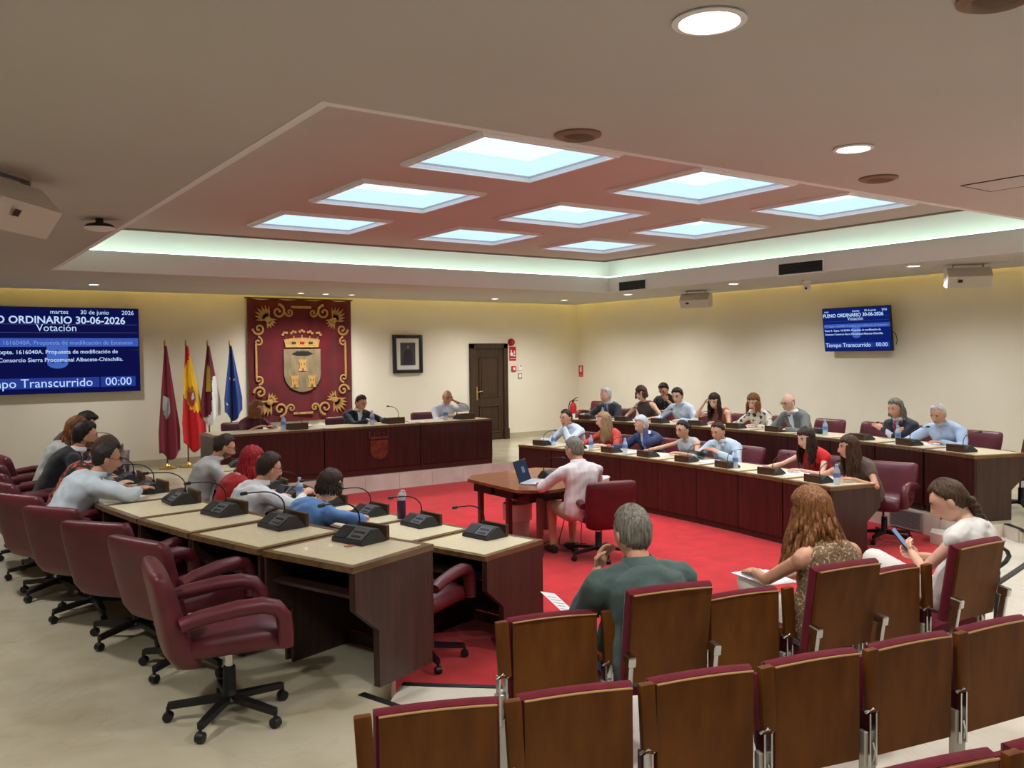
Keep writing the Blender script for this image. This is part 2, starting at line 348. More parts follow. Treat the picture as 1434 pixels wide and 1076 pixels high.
# downlights
def downlight(x, y, rad, label, watts, tilt=None):
    r = thing('downlight', label, 'downlight', (x, y, CZ), 0, 'recessed ceiling downlights')
    b = MB(); b.lathe([(rad * 1.0, 0.0), (rad * 1.22, -0.002), (rad * 1.24, -0.008), (rad * 1.02, -0.012), (rad * 0.98, -0.004), (rad, 0.0)], 24)
    part('rim', b, m_white, r)
    b = MB(); b.lathe([(rad * 0.99, -0.003), (rad * 0.99, -0.006)], 24); part('lens', b, emat('lamp_glow', (255, 250, 240), 9.0), r)
    l = bpy.data.lights.new('downlight_lamp', 'SPOT'); l.energy = watts; l.spot_size = R_(150); l.spot_blend = 0.8; l.shadow_soft_size = 0.09; l.color = (1.0, 0.975, 0.94)
    lo = link('lamp', l, r, loc=(0, 0, -0.03))
DL = [(2.341, 2.114, .105, 'large bright round downlight nearest the camera', 1), (4.487, 2.974, .09, 'round downlight above the front row of seats, right of the coffer edge', 1),
      (2.431, 14.54, .07, 'small round downlight above the big video screen', 1), (5.885, 14.95, .055, 'leftmost of the three small downlights above the red banner', .8), (6.36, 14.95, .055, 'middle one of the three small downlights above the red banner', .8),
      (6.87, 14.95, .055, 'rightmost of the three small downlights above the red banner', .8), (9.939, 14.75, .07, 'small round downlight between portrait and door', 1), (11.557, 14.52, .07, 'small round downlight right of the door', 1),
      (11.618, 12.608, .08, 'small round downlight under the smaller air grille', 1.25), (11.494, 9.872, .08, 'small round downlight left of the ceiling camera', 1.3), (11.4, 6.636, .08, 'small round downlight left of the right-hand wall speaker', 1.3)]
for x, y, rr, lb, k in DL: downlight(x, y, rr, lb, DOWN_W * k)
for i, (x, y) in enumerate([(0.2, 10.8), (0.1, 7.2), (-0.4, 3.8), (0.4, 0.6), (7.2, 2.6), (9.4, 2.9), (11.5, 3.4), (4.8, -0.6), (8.2, -0.2), (11.6, 0.2)]):
    downlight(x, y, .09, ['left aisle, far', 'left aisle, middle', 'left aisle, near', 'left aisle, behind the camera', 'front of the public seats', 'right of the public seats', 'right aisle, near', 'behind the camera', 'behind the camera to the right', 'right aisle, behind the camera'][i] + ' round ceiling downlight outside the picture', DOWN_W)
# ceiling speakers (brown rings), sensor, hatch
for x, y, lb in ((2.953, 3.581, 'brown round ceiling speaker left, near the coffer edge'), (5.404, 3.395, 'brown round ceiling speaker right of the small bright downlight'), (2.985, 1.45, 'brown round ceiling speaker cut by the top edge of the picture')):
    r = thing('ceiling_speaker', lb, 'speaker', (x, y, CZ), 0, 'ceiling speakers')
    b = MB(); b.lathe([(.075, 0), (.125, 0), (.125, -.01), (.095, -.022), (.08, -.012), (.075, 0)], 28); part('rim', b, mat('taupe_plastic', (136, 112, 92), rough=.6), r)
    b = MB(); b.lathe([(.078, -.003), (.06, -.012), (.02, -.014)], 28); part('grille', b, mat('brown_mesh', (96, 76, 60), rough=.7), r)
r = thing('ceiling_hatch', 'square access hatch flush in the ceiling at the right edge', 'hatch', (6.37, 3.03, CZ))
b = MB(); b.box(-.2, .2, -.2, .2, -.004, 0); part('panel', b, m_ceil, r, smooth=False)
b = MB()
for x0, x1, y0, y1 in ((-.21, -.2, -.21, .21), (.2, .21, -.21, .21), (-.2, .2, -.21, -.2), (-.2, .2, .2, .21)): b.box(x0, x1, y0, y1, -.006, 0)
part('frame', b, m_woodd, r, smooth=False)
r = thing('wireless_sensor', 'dark and white saucer shaped device hanging under the left ceiling', 'sensor', (1.36, 7.80, CZ))
b = MB(); b.lathe([(.03, 0), (.03, -.03), (.10, -.05), (.12, -.075)], 24); part('mount', b, m_black, r)
b = MB(); b.lathe([(.12, -.075), (.115, -.085), (.07, -.1), (.01, -.102)], 24); part('cover', b, m_white, r)
# air grilles in the right fascia
for y0, y1, lb in ((11.36, 12.09, 'smaller dark air grille in the coffer fascia near the corner'), (7.71, 8.51, 'larger dark air grille in the right coffer fascia')):
    r = thing('air_grille', lb, 'air vent', (CX1, (y0 + y1) / 2, 3.38), 0, 'air grilles in the coffer fascia'); h = (y1 - y0) / 2
    b = MB(); b.box(-.012, 0, -h, h, -.085, .085); part('backing', b, m_black, r, smooth=False)
    b = MB(); b.box(-.03, -.01, -h, h, .08, .1); b.box(-.03, -.01, -h, h, -.1, -.08); b.box(-.03, -.01, -h - .01, -h + .015, -.1, .1); b.box(-.03, -.01, h - .015, h + .01, -.1, .1)
    part('frame', b, m_white, r, smooth=False)
    sl = MB(); sl.box(-.026, -.012, -h + .015, h - .015, -.004, .004); sm = sl.mesh('slat', m_dgrey, False)
    for k in range(7): link('slat', sm, r, loc=(0, 0, -.066 + k * .022), rot=(0, .5, 0))
# wall speakers hanging from the soffit
def wall_speaker(x, y, rz, sc, label):
    r = thing('hanging_speaker', label, 'speaker', (x, y, CZ), rz, 'white loudspeakers hung from the ceiling'); r.scale = (sc, sc, sc)
    cs = [(-.13, -.05), (.04, -.05), (.17, -.19), (.06, -.34), (-.13, -.3)]
    b = MB(); b.loft([[(x_, y_ * (1 - abs(x_) * .25), z_) for y_, z_ in cs][::-1] for x_ in (-.29, -.27, .27, .29)])
    part('cabinet', b, mat('speaker_white', (212, 206, 194), rough=.5), r, smooth=False)
    b = MB(); b.box(-.2, .2, -.03, .03, -.02, 0); b.box(-.2, -.19, -.03, .03, -.12, 0); b.box(.19, .2, -.03, .03, -.12, 0); part('bracket', b, m_steel, r, smooth=False)
    b = MB(); b.add([(.10, .128, -.27), (.16, .128, -.27), (.16, .150, -.235), (.10, .150, -.235)], [(0, 1, 2, 3)]); part('badge', b, m_black, r, smooth=False)
wall_speaker(0.55, 6.15, rot_to(.8, -.6), 1.1, 'big white loudspeaker hung under the left ceiling, cut off by the picture edge')
wall_speaker(12.15, 11.33, rot_to(-.9, -.4), .95, 'white loudspeaker hung near the far end of the right wall')
wall_speaker(11.9, 6.15, rot_to(-.75, -.66), .95, 'white loudspeaker hung near the right edge of the picture')
r = thing('dome_camera', 'small white dome camera under the ceiling beside the larger air grille', 'camera', (12.04, 8.82, CZ))
b = MB(); b.lathe([(.07, 0), (.07, -.03), (.05, -.04), (.05, -.1)], 20); part('mount', b, m_white, r)
b = MB(); b.ell((0, 0, -.13), .06, .06, .06, 16); part('housing', b, m_white, r)
b = MB(); b.lathe([(.02, 0), (.02, .012), (.012, .014)], 14, M=Matrix.Translation((-.05, -.02, -.14)) @ Matrix.Rotation(R_(-100), 4, 'Y')); part('lens', b, m_black, r)
# ---------------------------------------------------------------- council desks
def unit_meshes(wf, wb, D=0.70, H=0.73):
    """desk bay; local origin on the floor under the middle of the front edge, +y to the room centre"""
    hf, hb = wf / 2 - 0.002, wb / 2 - 0.002; md = {}
    b = MB(); b.prism([(-hf, 0), (hf, 0), (hb, -D), (-hb, -D)], H - 0.035, H); md['top'] = b.mesh('top', m_top, False)
    b = MB(); k = .045; b.prism([(-hf + k, -k - .02), (hf - k, -k - .02), (hb - k, -D + k), (-hb + k, -D + k)], H - .002, H + .003); md['inlay'] = b.mesh('inlay', m_inlay, False)
    b = MB(); b.rbox(-hf + .001, hf - .001, -.028, -.006, .075, H - .036, .003, 1); md['front_panel'] = b.mesh('front_panel', m_wood, False)
    b = MB(); b.box(-hf, hf, -.05, -.028, 0, .075); md['plinth'] = b.mesh('plinth', m_woodd, False)
    b = MB(); b.prism([(-hf * 1.0, -.03), (hf, -.03), (hb - .01, -D + .06), (-hb + .01, -D + .06)], H - .20, H - .18); md['shelf'] = b.mesh('shelf', m_woodd, False)
    return md
def side_mesh(D, H, th, m, nm):
    b = MB(); prof = [(-.03, 0), (-.03, H - .036), (-D + .015, H - .036), (-D + .015, H - .25), (-D + .20, H - .40), (-D + .20, 0)]
    b.loft([[(x_, p[0], p[1]) for p in prof] for x_ in (-th / 2, th / 2)]); return b.mesh(nm, m, False)
def desk_row(name, arcf, params, s0, n, step, z0, words, labeler, D=0.70):
    Rr = params[2]; sgn = 1
    md = unit_meshes(step, step * (Rr + D) / Rr, D)
    sm = side_mesh(D, .73, .022, m_woodd, 'side_panel'); em = side_mesh(D, .73, .045, m_woodd, 'end_panel')
    out = []
    for i in range(n):
        s = s0 + (i + .5) * step; p, d = arcf(*params, s)
        rz = rot_to(-d[0], -d[1])
        r = thing(name, labeler(i, n), 'desk', (p[0], p[1], z0), rz, words)
        for k_, me in md.items(): link(k_, me, r)
        half = step / 2; tilt = math.atan((md['top'].vertices[2].co.x - md['top'].vertices[1].co.x) / D) if False else 0.0
        hf = step / 2; hb = step * (Rr + D) / Rr / 2; an = math.atan((hb - hf) / D)
        left_near = (arcf is arc_r)      # local +x points away from the camera on the left rows, towards it on the right
        for sg in (-1, 1):
            # x side of low s
            is_end = (i == 0 and ((arcf is arc_l and sg == 1) or (arcf is arc_r and sg == -1))) or (i == n - 1 and ((arcf is arc_l and sg == -1) or (arcf is arc_r and sg == 1)))
            o = link('end_panel' if is_end else 'side_panel', em if is_end else sm, r, loc=(sg * (hf - (.024 if is_end else .013)), 0, 0), rz=sg * an)
        out.append((r, p, d))
    return out
def ordw(i): return ['first', 'second', 'third', 'fourth', 'fifth', 'sixth', 'seventh', 'eighth', 'ninth', 'tenth'][i]
def lab(row): return lambda i, n: '%s desk bay from the camera in the %s' % (ordw(i), row)
LO_step, LI_step, RF_step, RB_step = .735, .70, .711, .735
LO = desk_row('council_desk', arc_l, LO_, 4.61, 10, LO_step, MZ, 'left outer desks', lab('left outer row of beige topped desks'))
LI = desk_row('council_desk', arc_l, LI_, 5.26, 9, LI_step, 0, 'left inner desks', lab('left inner row of beige topped desks'))
RF = desk_row('council_desk', arc_r, RF_, 5.43, 8, RF_step, 0, 'right front desks', lab('right front row of mahogany desks'))
RB = desk_row('council_desk', arc_r, RB_, 4.81, 10, RB_step, MZ, 'right rear desks', lab('right rear row of mahogany desks'))
# ---------------------------------------------------------------- delegate microphone consoles
def console_meshes():
    d = {}
    b = MB(); pr = [(-.09, 0), (-.088, .022), (.0, .078), (.035, .078), (.085, .022), (.09, 0)]
    b.loft([[(x_, p[0], p[1]) for p in pr] for x_ in (-.125, -.12, .12, .125)]); d['body'] = (b.mesh('body', m_dgrey, True, 30), (0, 0, 0))
    sl = math.atan2(.056, .088); T = Matrix.Translation((0, -.044, .0515)) @ Matrix.Rotation(sl, 4, 'X')
    b = MB(); b.rbox(-.012, .112, -.044, .044, 0, .006, .002, 1, M=T); d['control_panel'] = (b.mesh('control_panel', m_mgrey, False), (0, 0, 0))
    b = MB(); b.box(-.115, -.02, -.045, .045, 0, .004, M=T); d['speaker_grille'] = (b.mesh('speaker_grille', m_black, False), (0, 0, 0))
    b = MB()
    for k in range(5): b.box(.01 + k * .018, .022 + k * .018, .004, .016, .006, .009, M=T)
    b.box(.015, .09, -.03, -.018, .006, .008, M=T); d['buttons'] = (b.mesh('buttons', m_black, False), (0, 0, 0))
    b = MB(); b.rbox(-.125, .125, .095, .12, 0, .085, .004, 1); d['screen_block'] = (b.mesh('screen_block', mat('block_wood', (84, 58, 38), rough=.4, col2=(64, 42, 26), scale=(3, 20, 20)), False), (0, 0, 0))
    b = MB(); pts = [(-.06, .06, .05), (-.06, .062, .11)] + [(-.06, .062 - .30 * (1 - math.cos(a)) * .55 - .0, .11 + .11 * math.sin(a)) for a in np.linspace(.25, 1.45, 6)] + [(-.06, -.14, .222), (-.06, -.19, .224)]
    b.tube(pts, .0045, 6); d['gooseneck'] = (b.mesh('gooseneck', m_black), (0, 0, 0))
    b = MB(); b.tube([(-.06, -.185, .224), (-.06, -.19, .224), (-.06, -.225, .223), (-.06, -.232, .222)], [.006, .011, .011, .006], 8); d['microphone'] = (b.mesh('microphone', m_black), (0, 0, 0))
    b = MB(); b.lathe([(.013, .05), (.013, .07), (.008, .085)], 10, M=Matrix.Translation((-.06, .06, 0))); d['socket'] = (b.mesh('socket', m_black), (0, 0, 0))
    return d
CM = console_meshes()
def console(loc, rz, label, sc=1.0, block=True, group='microphone consoles'):
    r = thing('microphone_console', label, 'microphone', loc, rz, group); r.scale = (sc, sc, sc)
    for k, (me, l) in CM.items():
        if k == 'screen_block' and not block: continue
        link(k, me, r, loc=l)
    return r
def on_desk(u, x, y, H=.733):       # local desk coordinates -> world
    r, p, d = u; a = r.rotation_euler.z
    return (p[0] + x * math.cos(a) - y * math.sin(a), p[1] + x * math.sin(a) + y * math.cos(a), r.location.z + H)
for nm, row, skip in (('left outer row', LO, ()), ('left inner row', LI, ()), ('right front row', RF, ()), ('right rear row', RB, (3,))):
    for i, u in enumerate(row):
        if i in skip: continue
        x = {'left outer row': -.08, 'left inner row': -.08}.get(nm, .0)
        console(on_desk(u, x, -.20), u[0].rotation_euler.z + random.uniform(-.12, .12), 'black gooseneck microphone console on the %s desk bay of the %s' % (ordw(i), nm), 1.12 if nm[0] == 'l' else .98)
# ---------------------------------------------------------------- office chairs
def sring(c, u, v, a, b_, n=20, p=3.2):
    c = Vector(c); u = Vector(u); v = Vector(v); q = []
    for k in range(n):
        t = 2 * PI * k / n; ct, st = math.cos(t), math.sin(t)
        q.append(c + u * a * math.copysign(abs(ct) ** (2 / p), ct) + v * b_ * math.copysign(abs(st) ** (2 / p), st))
    return q
def chair_meshes():
    d = {}
    b = MB(); rings = []
    for y, zc, hw, hh in ((-.25, .45, .20, .05), (-.22, .452, .235, .07), (-.1, .455, .245, .075), (.1, .455, .25, .078), (.2, .45, .25, .078), (.25, .435, .245, .068), (.275, .42, .22, .04)):
        rings.append(sring((0, y, zc), (1, 0, 0), (0, 0, 1), hw, hh))
    b.loft(rings[::-1]); d['seat'] = b.mesh('seat', m_leather, True, 50)
    b = MB(); rings = []
    for z, yc, hw, hd in ((.34, -.20, .16, .05), (.365, -.225, .215, .07), (.43, -.255, .245, .078), (.55, -.285, .262, .07), (.68, -.315, .27, .062), (.77, -.337, .272, .058), (.82, -.349, .268, .052), (.845, -.355, .255, .038), (.855, -.357, .22, .015)):
        rings.append(sring((0, yc, z), (1, 0, 0), (0, 1, 0), hw, hd, 24, 3.6))
    b.loft(rings); d['backrest'] = b.mesh('backrest', m_leather, True, 50)
    b = MB(); pth = [(0, -.27, .60), (0, -.18, .625), (0, 0, .645), (0, .12, .645), (0, .19, .625), (0, .225, .58), (0, .235, .5), (0, .235, .42)]
    b.tube(pth, [.034, .038, .041, .041, .041, .041, .040, .038], 10, up=(0, 0, 1)); me = b.mesh('arm', m_leather, True, 60)
    for v in me.vertices: v.co.x *= 1.15
    d['arm'] = me
    b = MB(); b.lathe([(.022, .2), (.022, .40)], 14); b.box(-.1, .1, -.12, .12, .385, .40); d['gas_lift'] = b.mesh('gas_lift', m_chrome)
    b = MB(); b.lathe([(.05, .085), (.055, .10), (.034, .13), (.032, .27), (.03, .275)], 16); d['column'] = b.mesh('column', m_black)
    b = MB(); b.loft([[(x_ * w_, y_, z_ + zo) for x_, zo in ((-1, -.012), (1, -.012), (1, .02), (-1, .02))] for y_, z_, w_ in ((.03, .105, .024), (.15, .095, .022), (.31, .08, .016))]); d['base_leg'] = b.mesh('base_leg', m_black, False)
    b = MB(); b.lathe([(.012, -.022), (.026, -.02), (.028, 0), (.026, .02), (.012, .022)], 12, M=Matrix.Translation((.0, .31, .028)) @ Matrix.Rotation(R_(90), 4, 'Y')); b.tube([(0, .31, .05), (0, .31, .08)], .01, 6); d['caster'] = b.mesh('caster', m_black)
    return d
CHM = chair_meshes(); CHAIRS = []
def chair(x, y, z, rz, label, group='burgundy office chairs', spin=None):
    r = thing('office_chair', label, 'chair', (x, y, z), rz, group)
    for k in ('seat', 'backrest', 'gas_lift', 'column'): link(k, CHM[k], r)
    for sx in (-1, 1): link('arm', CHM['arm'], r, loc=(sx * .275, 0, 0))
    a0 = spin if spin is not None else random.uniform(0, 1.2)
    for k in range(5):
        link('base_leg', CHM['base_leg'], r, rz=a0 + k * 2 * PI / 5); link('caster', CHM['caster'], r, rz=a0 + k * 2 * PI / 5)
    CHAIRS.append(r); return r
def chair_at(row, i, dist, label, turn=0.0, along=0.0, **k):
    r, p, d = row[i]; a = r.rotation_euler.z
    # desk centre line: chair sits dist behind the front edge
    x, y = p[0] + d[0] * dist + math.cos(a) * along, p[1] + d[1] * dist + math.sin(a) * along
    return chair(x, y, r.location.z, a + turn, label, **k)
LOC = 'burgundy leather office chair %s'
chair(1.36, 4.56, MZ, rot_to(.99, -.12), LOC % 'in the near left foreground, turned sideways to the desk end', spin=.3)
chair_at(LO, 1, .92, LOC % 'second in the left outer row, behind the foreground chair', turn=.12)
chair_at(LO, 2, .88, LOC % 'third in the left outer row, seen from behind', turn=.45)
chair_at(LO, 3, .88, LOC % 'fourth in the left outer row', turn=.45)
chair_at(LO, 4, .92, LOC % 'under the man in the pale blue shirt, left outer row', turn=.45)
for i in (5, 6, 7, 8):
    chair_at(LO, i, .90, LOC % ('at the %s desk bay of the left outer row' % ordw(i)), turn=.3)
chair_at(LI, 0, .98, LOC % 'tucked behind the near end of the left inner desk', turn=.25)
for i, lb in ((2, 'under the woman in blue'), (3, 'under the man in the white shirt with glasses'), (4, 'under the red haired woman in the left inner row'), (5, 'under the bearded young man'), (6, 'empty, left of the bearded young man')):
    chair_at(LI, i, 1.0, LOC % lb)
RFW = ['under the woman in brown, near end', 'under the woman in the red blouse', 'empty, left of the woman in the red blouse', 'under the man in the pale blue blazer', 'under the woman in the grey top', 'under the man in the navy suit', 'under the woman in orange', 'under the man with hand on mouth']
for i in range(8): chair_at(RF, i, 1.02 if i else 1.15, LOC % RFW[i], turn=.0 if i else .45)
RBW = ['empty at the near end of the right rear row', 'under the man in the light blue shirt', 'under the long grey haired man in the dark suit', 'empty, right of the bald man', 'under the bald man in grey', 'under the woman in the patterned blouse', 'under the woman in the rust top', 'under the dark haired man in the pale shirt', 'under the woman in the dark tank top', 'under the grey haired man in the grey suit']
for i in range(10): chair_at(RB, i, 1.05, LOC % RBW[i])
chair(11.75, 4.55, MZ, rot_to(-.9, .2), LOC % 'cut off by the right edge of the picture')
chair(12.2, 14.35, MZ, rot_to(-.95, -.3), LOC % 'by the corner near the fire extinguisher')
# ---------------------------------------------------------------- president's table on the dais
PD = 12.62
for i, (x0, x1, lb) in enumerate(((3.62, 5.30, 'left mahogany bay of the presidential table'), (5.30, 6.99, 'middle mahogany bay of the presidential table with carved shield'), (6.99, 8.42, 'right mahogany bay of the presidential table'))):
    r = thing('presidential_desk', lb, 'desk', ((x0 + x1) / 2, PD, MZ), 0, 'presidential table'); h = (x1 - x0) / 2 - .004
    z1 = .78
    b = MB(); b.box(-h, h, 0, .72, z1 - .03, z1); part('top', b, m_top, r, smooth=False)
    b = MB(); b.box(-h + .05, h - .05, .05, .67, z1 - .002, z1 + .003); part('inlay', b, m_inlay, r, smooth=False)
    b = MB(); b.rbox(-h + .002, h - .002, .004, .03, .10, z1 - .03, .003, 1); part('front_panel', b, m_wood, r, smooth=False)
    b = MB(); b.box(-h, h, .02, .05, 0, .10); part('plinth', b, mat('plinth_wood', (70, 26, 22), rough=.4), r, smooth=False)
    for sg in (-1, 1):
        b = MB(); b.box(sg * h - .02, sg * h + .02, .03, .70, 0, z1 - .03); o = part('side_panel', b, m_woodd, r, smooth=False)
        o.location.x = -sg * .02
    if i == 1:
        sh = link('carved_shield', None, r, loc=(.08, .004, .40)); sh['label'] = 'carved wooden shield with crown'
        T = Matrix.Rotation(R_(90), 4, 'X')
        def shield_poly(w, h_): return [(-w, h_), (w, h_), (w, -h_ * .1)] + [(w * math.cos(a), -h_ * .1 - h_ * .95 * math.sin(a)) for a in np.linspace(.15, PI - .15, 11)] + [(-w, -h_ * .1)]
        b = MB(); b.prism(shield_poly(.155, .15), 0, .014, M=T); b.prism(shield_poly(.135, .13), .014, .02, M=T); part('shield', b, mat('carved_wood', (120, 58, 40), rough=.35, col2=(90, 40, 28), scale=(12, 12, 12)), sh, smooth=False)
        b = MB(); b.prism([(-.16, .17), (.16, .17), (.17, .205), (-.17, .205)], 0, .02, M=T)
        for k in range(-2, 3): b.ell((k * .08 * 1.05, -.012, .255 + .02 * (abs(k) == 2)), .016, .01, .018, 8); b.prism([(k * .08 - .022, .2), (k * .08 + .022, .2), (k * .084, .25 + .02 * (abs(k) == 2))], 0, .014, M=T)
        part('crown', b, MATS['carved_wood'], sh)
chair(4.50, 13.78, MZ, rot_to(.25, -1), LOC % 'under the woman in burgundy at the presidential table', spin=.2)
chair(6.22, 13.72, MZ, rot_to(.1, -1), LOC % 'tall behind the man in the dark suit at the presidential table')
chair(7.86, 13.72, MZ, rot_to(0, -1), LOC % 'under the man in the white shirt at the presidential table')
for x, lb in ((4.95, 'left bay'), (6.62, 'middle bay'), (8.0, 'right bay')):
    console((x, 12.90, MZ + .783), PI + random.uniform(-.1, .1), 'black gooseneck microphone console on the %s of the presidential table' % lb, 1.2)
# ---------------------------------------------------------------- centre table
r = thing('secretary_table', 'brown wooden table with chamfered corners on the red carpet', 'table', (5.93, 7.95, 0))
poly = [(5.30, 8.48), (5.25, 7.42), (5.5, 7.2), (6.42, 7.30), (6.6, 7.5), (6.68, 8.52), (6.5, 8.78), (5.52, 8.72)]
poly = [(x - 5.93, y - 7.95) for x, y in poly]
b = MB(); b.prism(poly, .69, .72); b.prism([(x * .985, y * .985) for x, y in poly], .683, .69); part('top', b, m_tablew, r, smooth=False)
b = MB(); b.box(-.5, .58, -.5, .6, .56, .69)
part('apron', b, m_woodd, r, smooth=False)
for k in range(2):
    b = MB(); b.box(-.56, -.5, -.28 + k * .42, .08 + k * .42, .585, .675); part('cubby', b, m_black, r, smooth=False)
for x, y in ((-.44, -.6), (-.47, .5), (.42, -.55), (.48, .5), (-.42, .0)):
    b = MB(); b.rbox(x - .028, x + .028, y - .028, y + .028, 0, .62, .004, 1); part('leg', b, mat('leg_wood', (98, 52, 44), rough=.45), r, smooth=False)
console((6.12, 7.95, .722), rot_to(-.2, 1), 'grey microphone console on the brown centre table', 1.1, block=False)
# laptop
r = thing('laptop', 'open laptop with dark screen on the brown centre table', 'laptop', (5.72, 7.72, .722), rot_to(-.55, .83))
b = MB(); b.rbox(-.18, .18, -.13, .12, 0, .018, .004, 1); part('base', b, mat('laptop_silver', (188, 194, 202), rough=.35), r, smooth=False)
b = MB(); b.box(-.155, .155, -.02, .1, .018, .02); part('keyboard', b, mat('laptop_keys', (150, 158, 168), rough=.5), r, smooth=False)
T = Matrix.Translation((0, .12, .01)) @ Matrix.Rotation(R_(-18), 4, 'X')
b = MB(); b.rbox(-.18, .18, 0, .012, 0, .25, .004, 1, M=T); li = part('lid', b, m_dgrey, r, smooth=False)
b = MB(); b.box(-.168, .168, -.002, 0, .015, .238, M=T); part('display', b, emat('laptop_screen', (44, 54, 72), 1.0), li, smooth=False)
b = MB(); b.box(-.02, .06, -.003, -.002, .10, .17, M=T); part('window', b, emat('laptop_window', (104, 116, 140), 1.0), li, smooth=False)
chair(5.94, 6.93, 0, rot_to(.3, .95), LOC % 'on the red carpet under the man at the centre table', spin=.55)
r = thing('waste_bin', 'pale waste bin lined with a plastic bag under the centre table', 'bin', (5.86, 8.28, 0))
b = MB(); b.lathe([(.12, 0), (.13, .02), (.16, .40), (.155, .4), (.12, .03)], 20); part('bin', b, mat('bin_plastic', (222, 178, 172), rough=.5), r)
b = MB(); pf = []
for k in range(24):
    a = 2 * PI * k / 24; pf.append(a)
b.loft([[((rr + .008 * math.sin(5 * a + zz * 30)) * math.cos(a), (rr + .008 * math.sin(5 * a + zz * 30)) * math.sin(a), zz) for a in pf] for rr, zz in ((.168, .22), (.172, .3), (.172, .41), (.16, .415))], cap=False)
part('bag', b, mat('bag_plastic', (240, 214, 208), rough=.35), r)
# cables under the table
for k, pts in enumerate((((5.98, 7.5, .6), (5.95, 7.52, .3), (5.9, 7.55, .05), (6.05, 7.6, .012), (6.25, 7.5, .01)), ((5.9, 7.62, .6), (5.82, 7.6, .3), (5.86, 7.6, .1), (5.7, 7.75, .012), (5.75, 7.95, .01)), ((6.1, 7.5, .6), (6.14, 7.45, .3), (6.1, 7.4, .05), (6.2, 7.35, .012), (6.35, 7.4, .01)))):
    P_ = [Vector(p) for p in pts]; q = []
    for i in range(len(P_) - 1):
        p0, p1, p2, p3 = P_[max(i - 1, 0)], P_[i], P_[i + 1], P_[min(i + 2, len(P_) - 1)]
        for t in (0, .25, .5, .75):
            q.append(.5 * ((2 * p1) + (p2 - p0) * t + (2 * p0 - 5 * p1 + 4 * p2 - p3) * t * t + (3 * p1 - p0 - 3 * p2 + p3) * t ** 3))
    q.append(P_[-1]); b = MB(); b.tube(q, .005, 5)
    tag(part('power_cable', b, m_black), 'black cable hanging under the centre table, %s' % ['the one beside the power brick', 'the leftmost one', 'the rightmost one'][k], 'cable', 'cables under the centre table')
b = MB(); b.rbox(6.0, 6.12, 7.48, 7.56, 0, .05, .01, 2); tag(part('power_brick', b, m_black), 'black power brick on the carpet under the centre table', 'adapter')
# ---------------------------------------------------------------- theatre seats
def arch_poly(w, z0, z1, arch, n=9):
    return [(-w, z0), (w, z0)] + [(w - 2 * w * k / (n - 1), z1 + arch * (1 - (2 * k / (n - 1) - 1) ** 2)) for k in range(n)]
def bent(poly, y0, y1, depth):          # extrude (x,z) polygon in y, bending it slightly forward at the sides
    b = MB(); n = len(poly)
    f = [(x, y0 + depth * (x / .24) ** 2, z) for x, z in poly]; g = [(x, y1 + depth * (x / .24) ** 2, z) for x, z in poly]
    b.loft([g, f]); return b
T_SEAT = {}
def seat_meshes():
    d = {}
    d['shell'] = bent(arch_poly(.207, .0, .435, .012), -.03, -.012, .02).mesh('back_shell', m_seatw, True, 30)
    b = MB(); rings = []
    for y, k, zo in ((-.012, 1.0, 0), (.0, 1.03, .006), (.022, 1.035, .012), (.036, 1.02, .006), (.045, .96, -.012)):
        pl = arch_poly(.216 * k, .0 - .0, .435 + zo, .014, 11); rings.append([(x, y + .02 * (x / .24) ** 2, z) for x, z in pl])
    b.loft(rings[::-1]); d['cushion'] = b.mesh('back_cushion', m_cush, True, 50)
    b = MB(); b.tube([(x, -.032 + .02 * (x / .24) ** 2, z) for x, z in arch_poly(.207, 0, .437, .012)[2:]], .004, 6); d['edge'] = b.mesh('edge_band', mat('pale_edge', (176, 138, 88), rough=.5))
    b = MB(); b.rbox(-.03, .03, -.02, .016, -.26, 0, .006, 2); d['arm'] = b.mesh('armrest', m_seatw)
    b = MB(); b.rbox(-.03, .03, -.02, .02, .0, .46, .004, 1); d['leg'] = b.mesh('leg', m_steel, False)
    b = MB(); b.box(-.02, -.012, -.035, .02, .28, .5); b.box(.012, .02, -.035, .02, .28, .5); b.tube([(-.03, -.02, .5), (0, -.03, .52), (.03, -.02, .5)], .006, 6); b.tube([(0, -.03, .3), (.012, -.03, .34), (0, -.03, .38)], .005, 6); d['hinge'] = b.mesh('hinge', m_chrome, False)
    b = MB(); b.box(-.03, .03, -.10, .12, 0, .02); d['foot'] = b.mesh('foot', m_steel, False)
    b = MB(); b.loft([sring((0, y, z), (1, 0, 0), (0, 0, 1), .22, h) for y, z, h in ((-.02, .40, .03), (.1, .405, .05), (.3, .41, .055), (.42, .405, .045), (.46, .39, .02))][::-1]); d['pan'] = b.mesh('seat_cushion', m_cush, True, 50)
    b = MB(); b.loft([sring((0, y, z), (1, 0, 0), (0, 1, 0), .215, h) for y, z, h in ((.09, .40, .02), (.10, .44, .04), (.11, .56, .045), (.115, .69, .04), (.115, .72, .015))]); d['pan_up'] = b.mesh('seat_cushion', m_cush, True, 50)
    b = MB(); b.rbox(-.035, .035, -.02, .28, -.03, .01, .01, 2); d['arm_down'] = b.mesh('armrest', m_seatw)
    b = MB(); b.rbox(-.012, .012, -.03, .01, -.02, .30, .004, 1); b.rbox(-.02, .02, -.04, .03, .26, .31, .006, 1); d['rod'] = b.mesh('recline_bracket', m_chrome, False)
    return d
TS = seat_meshes()
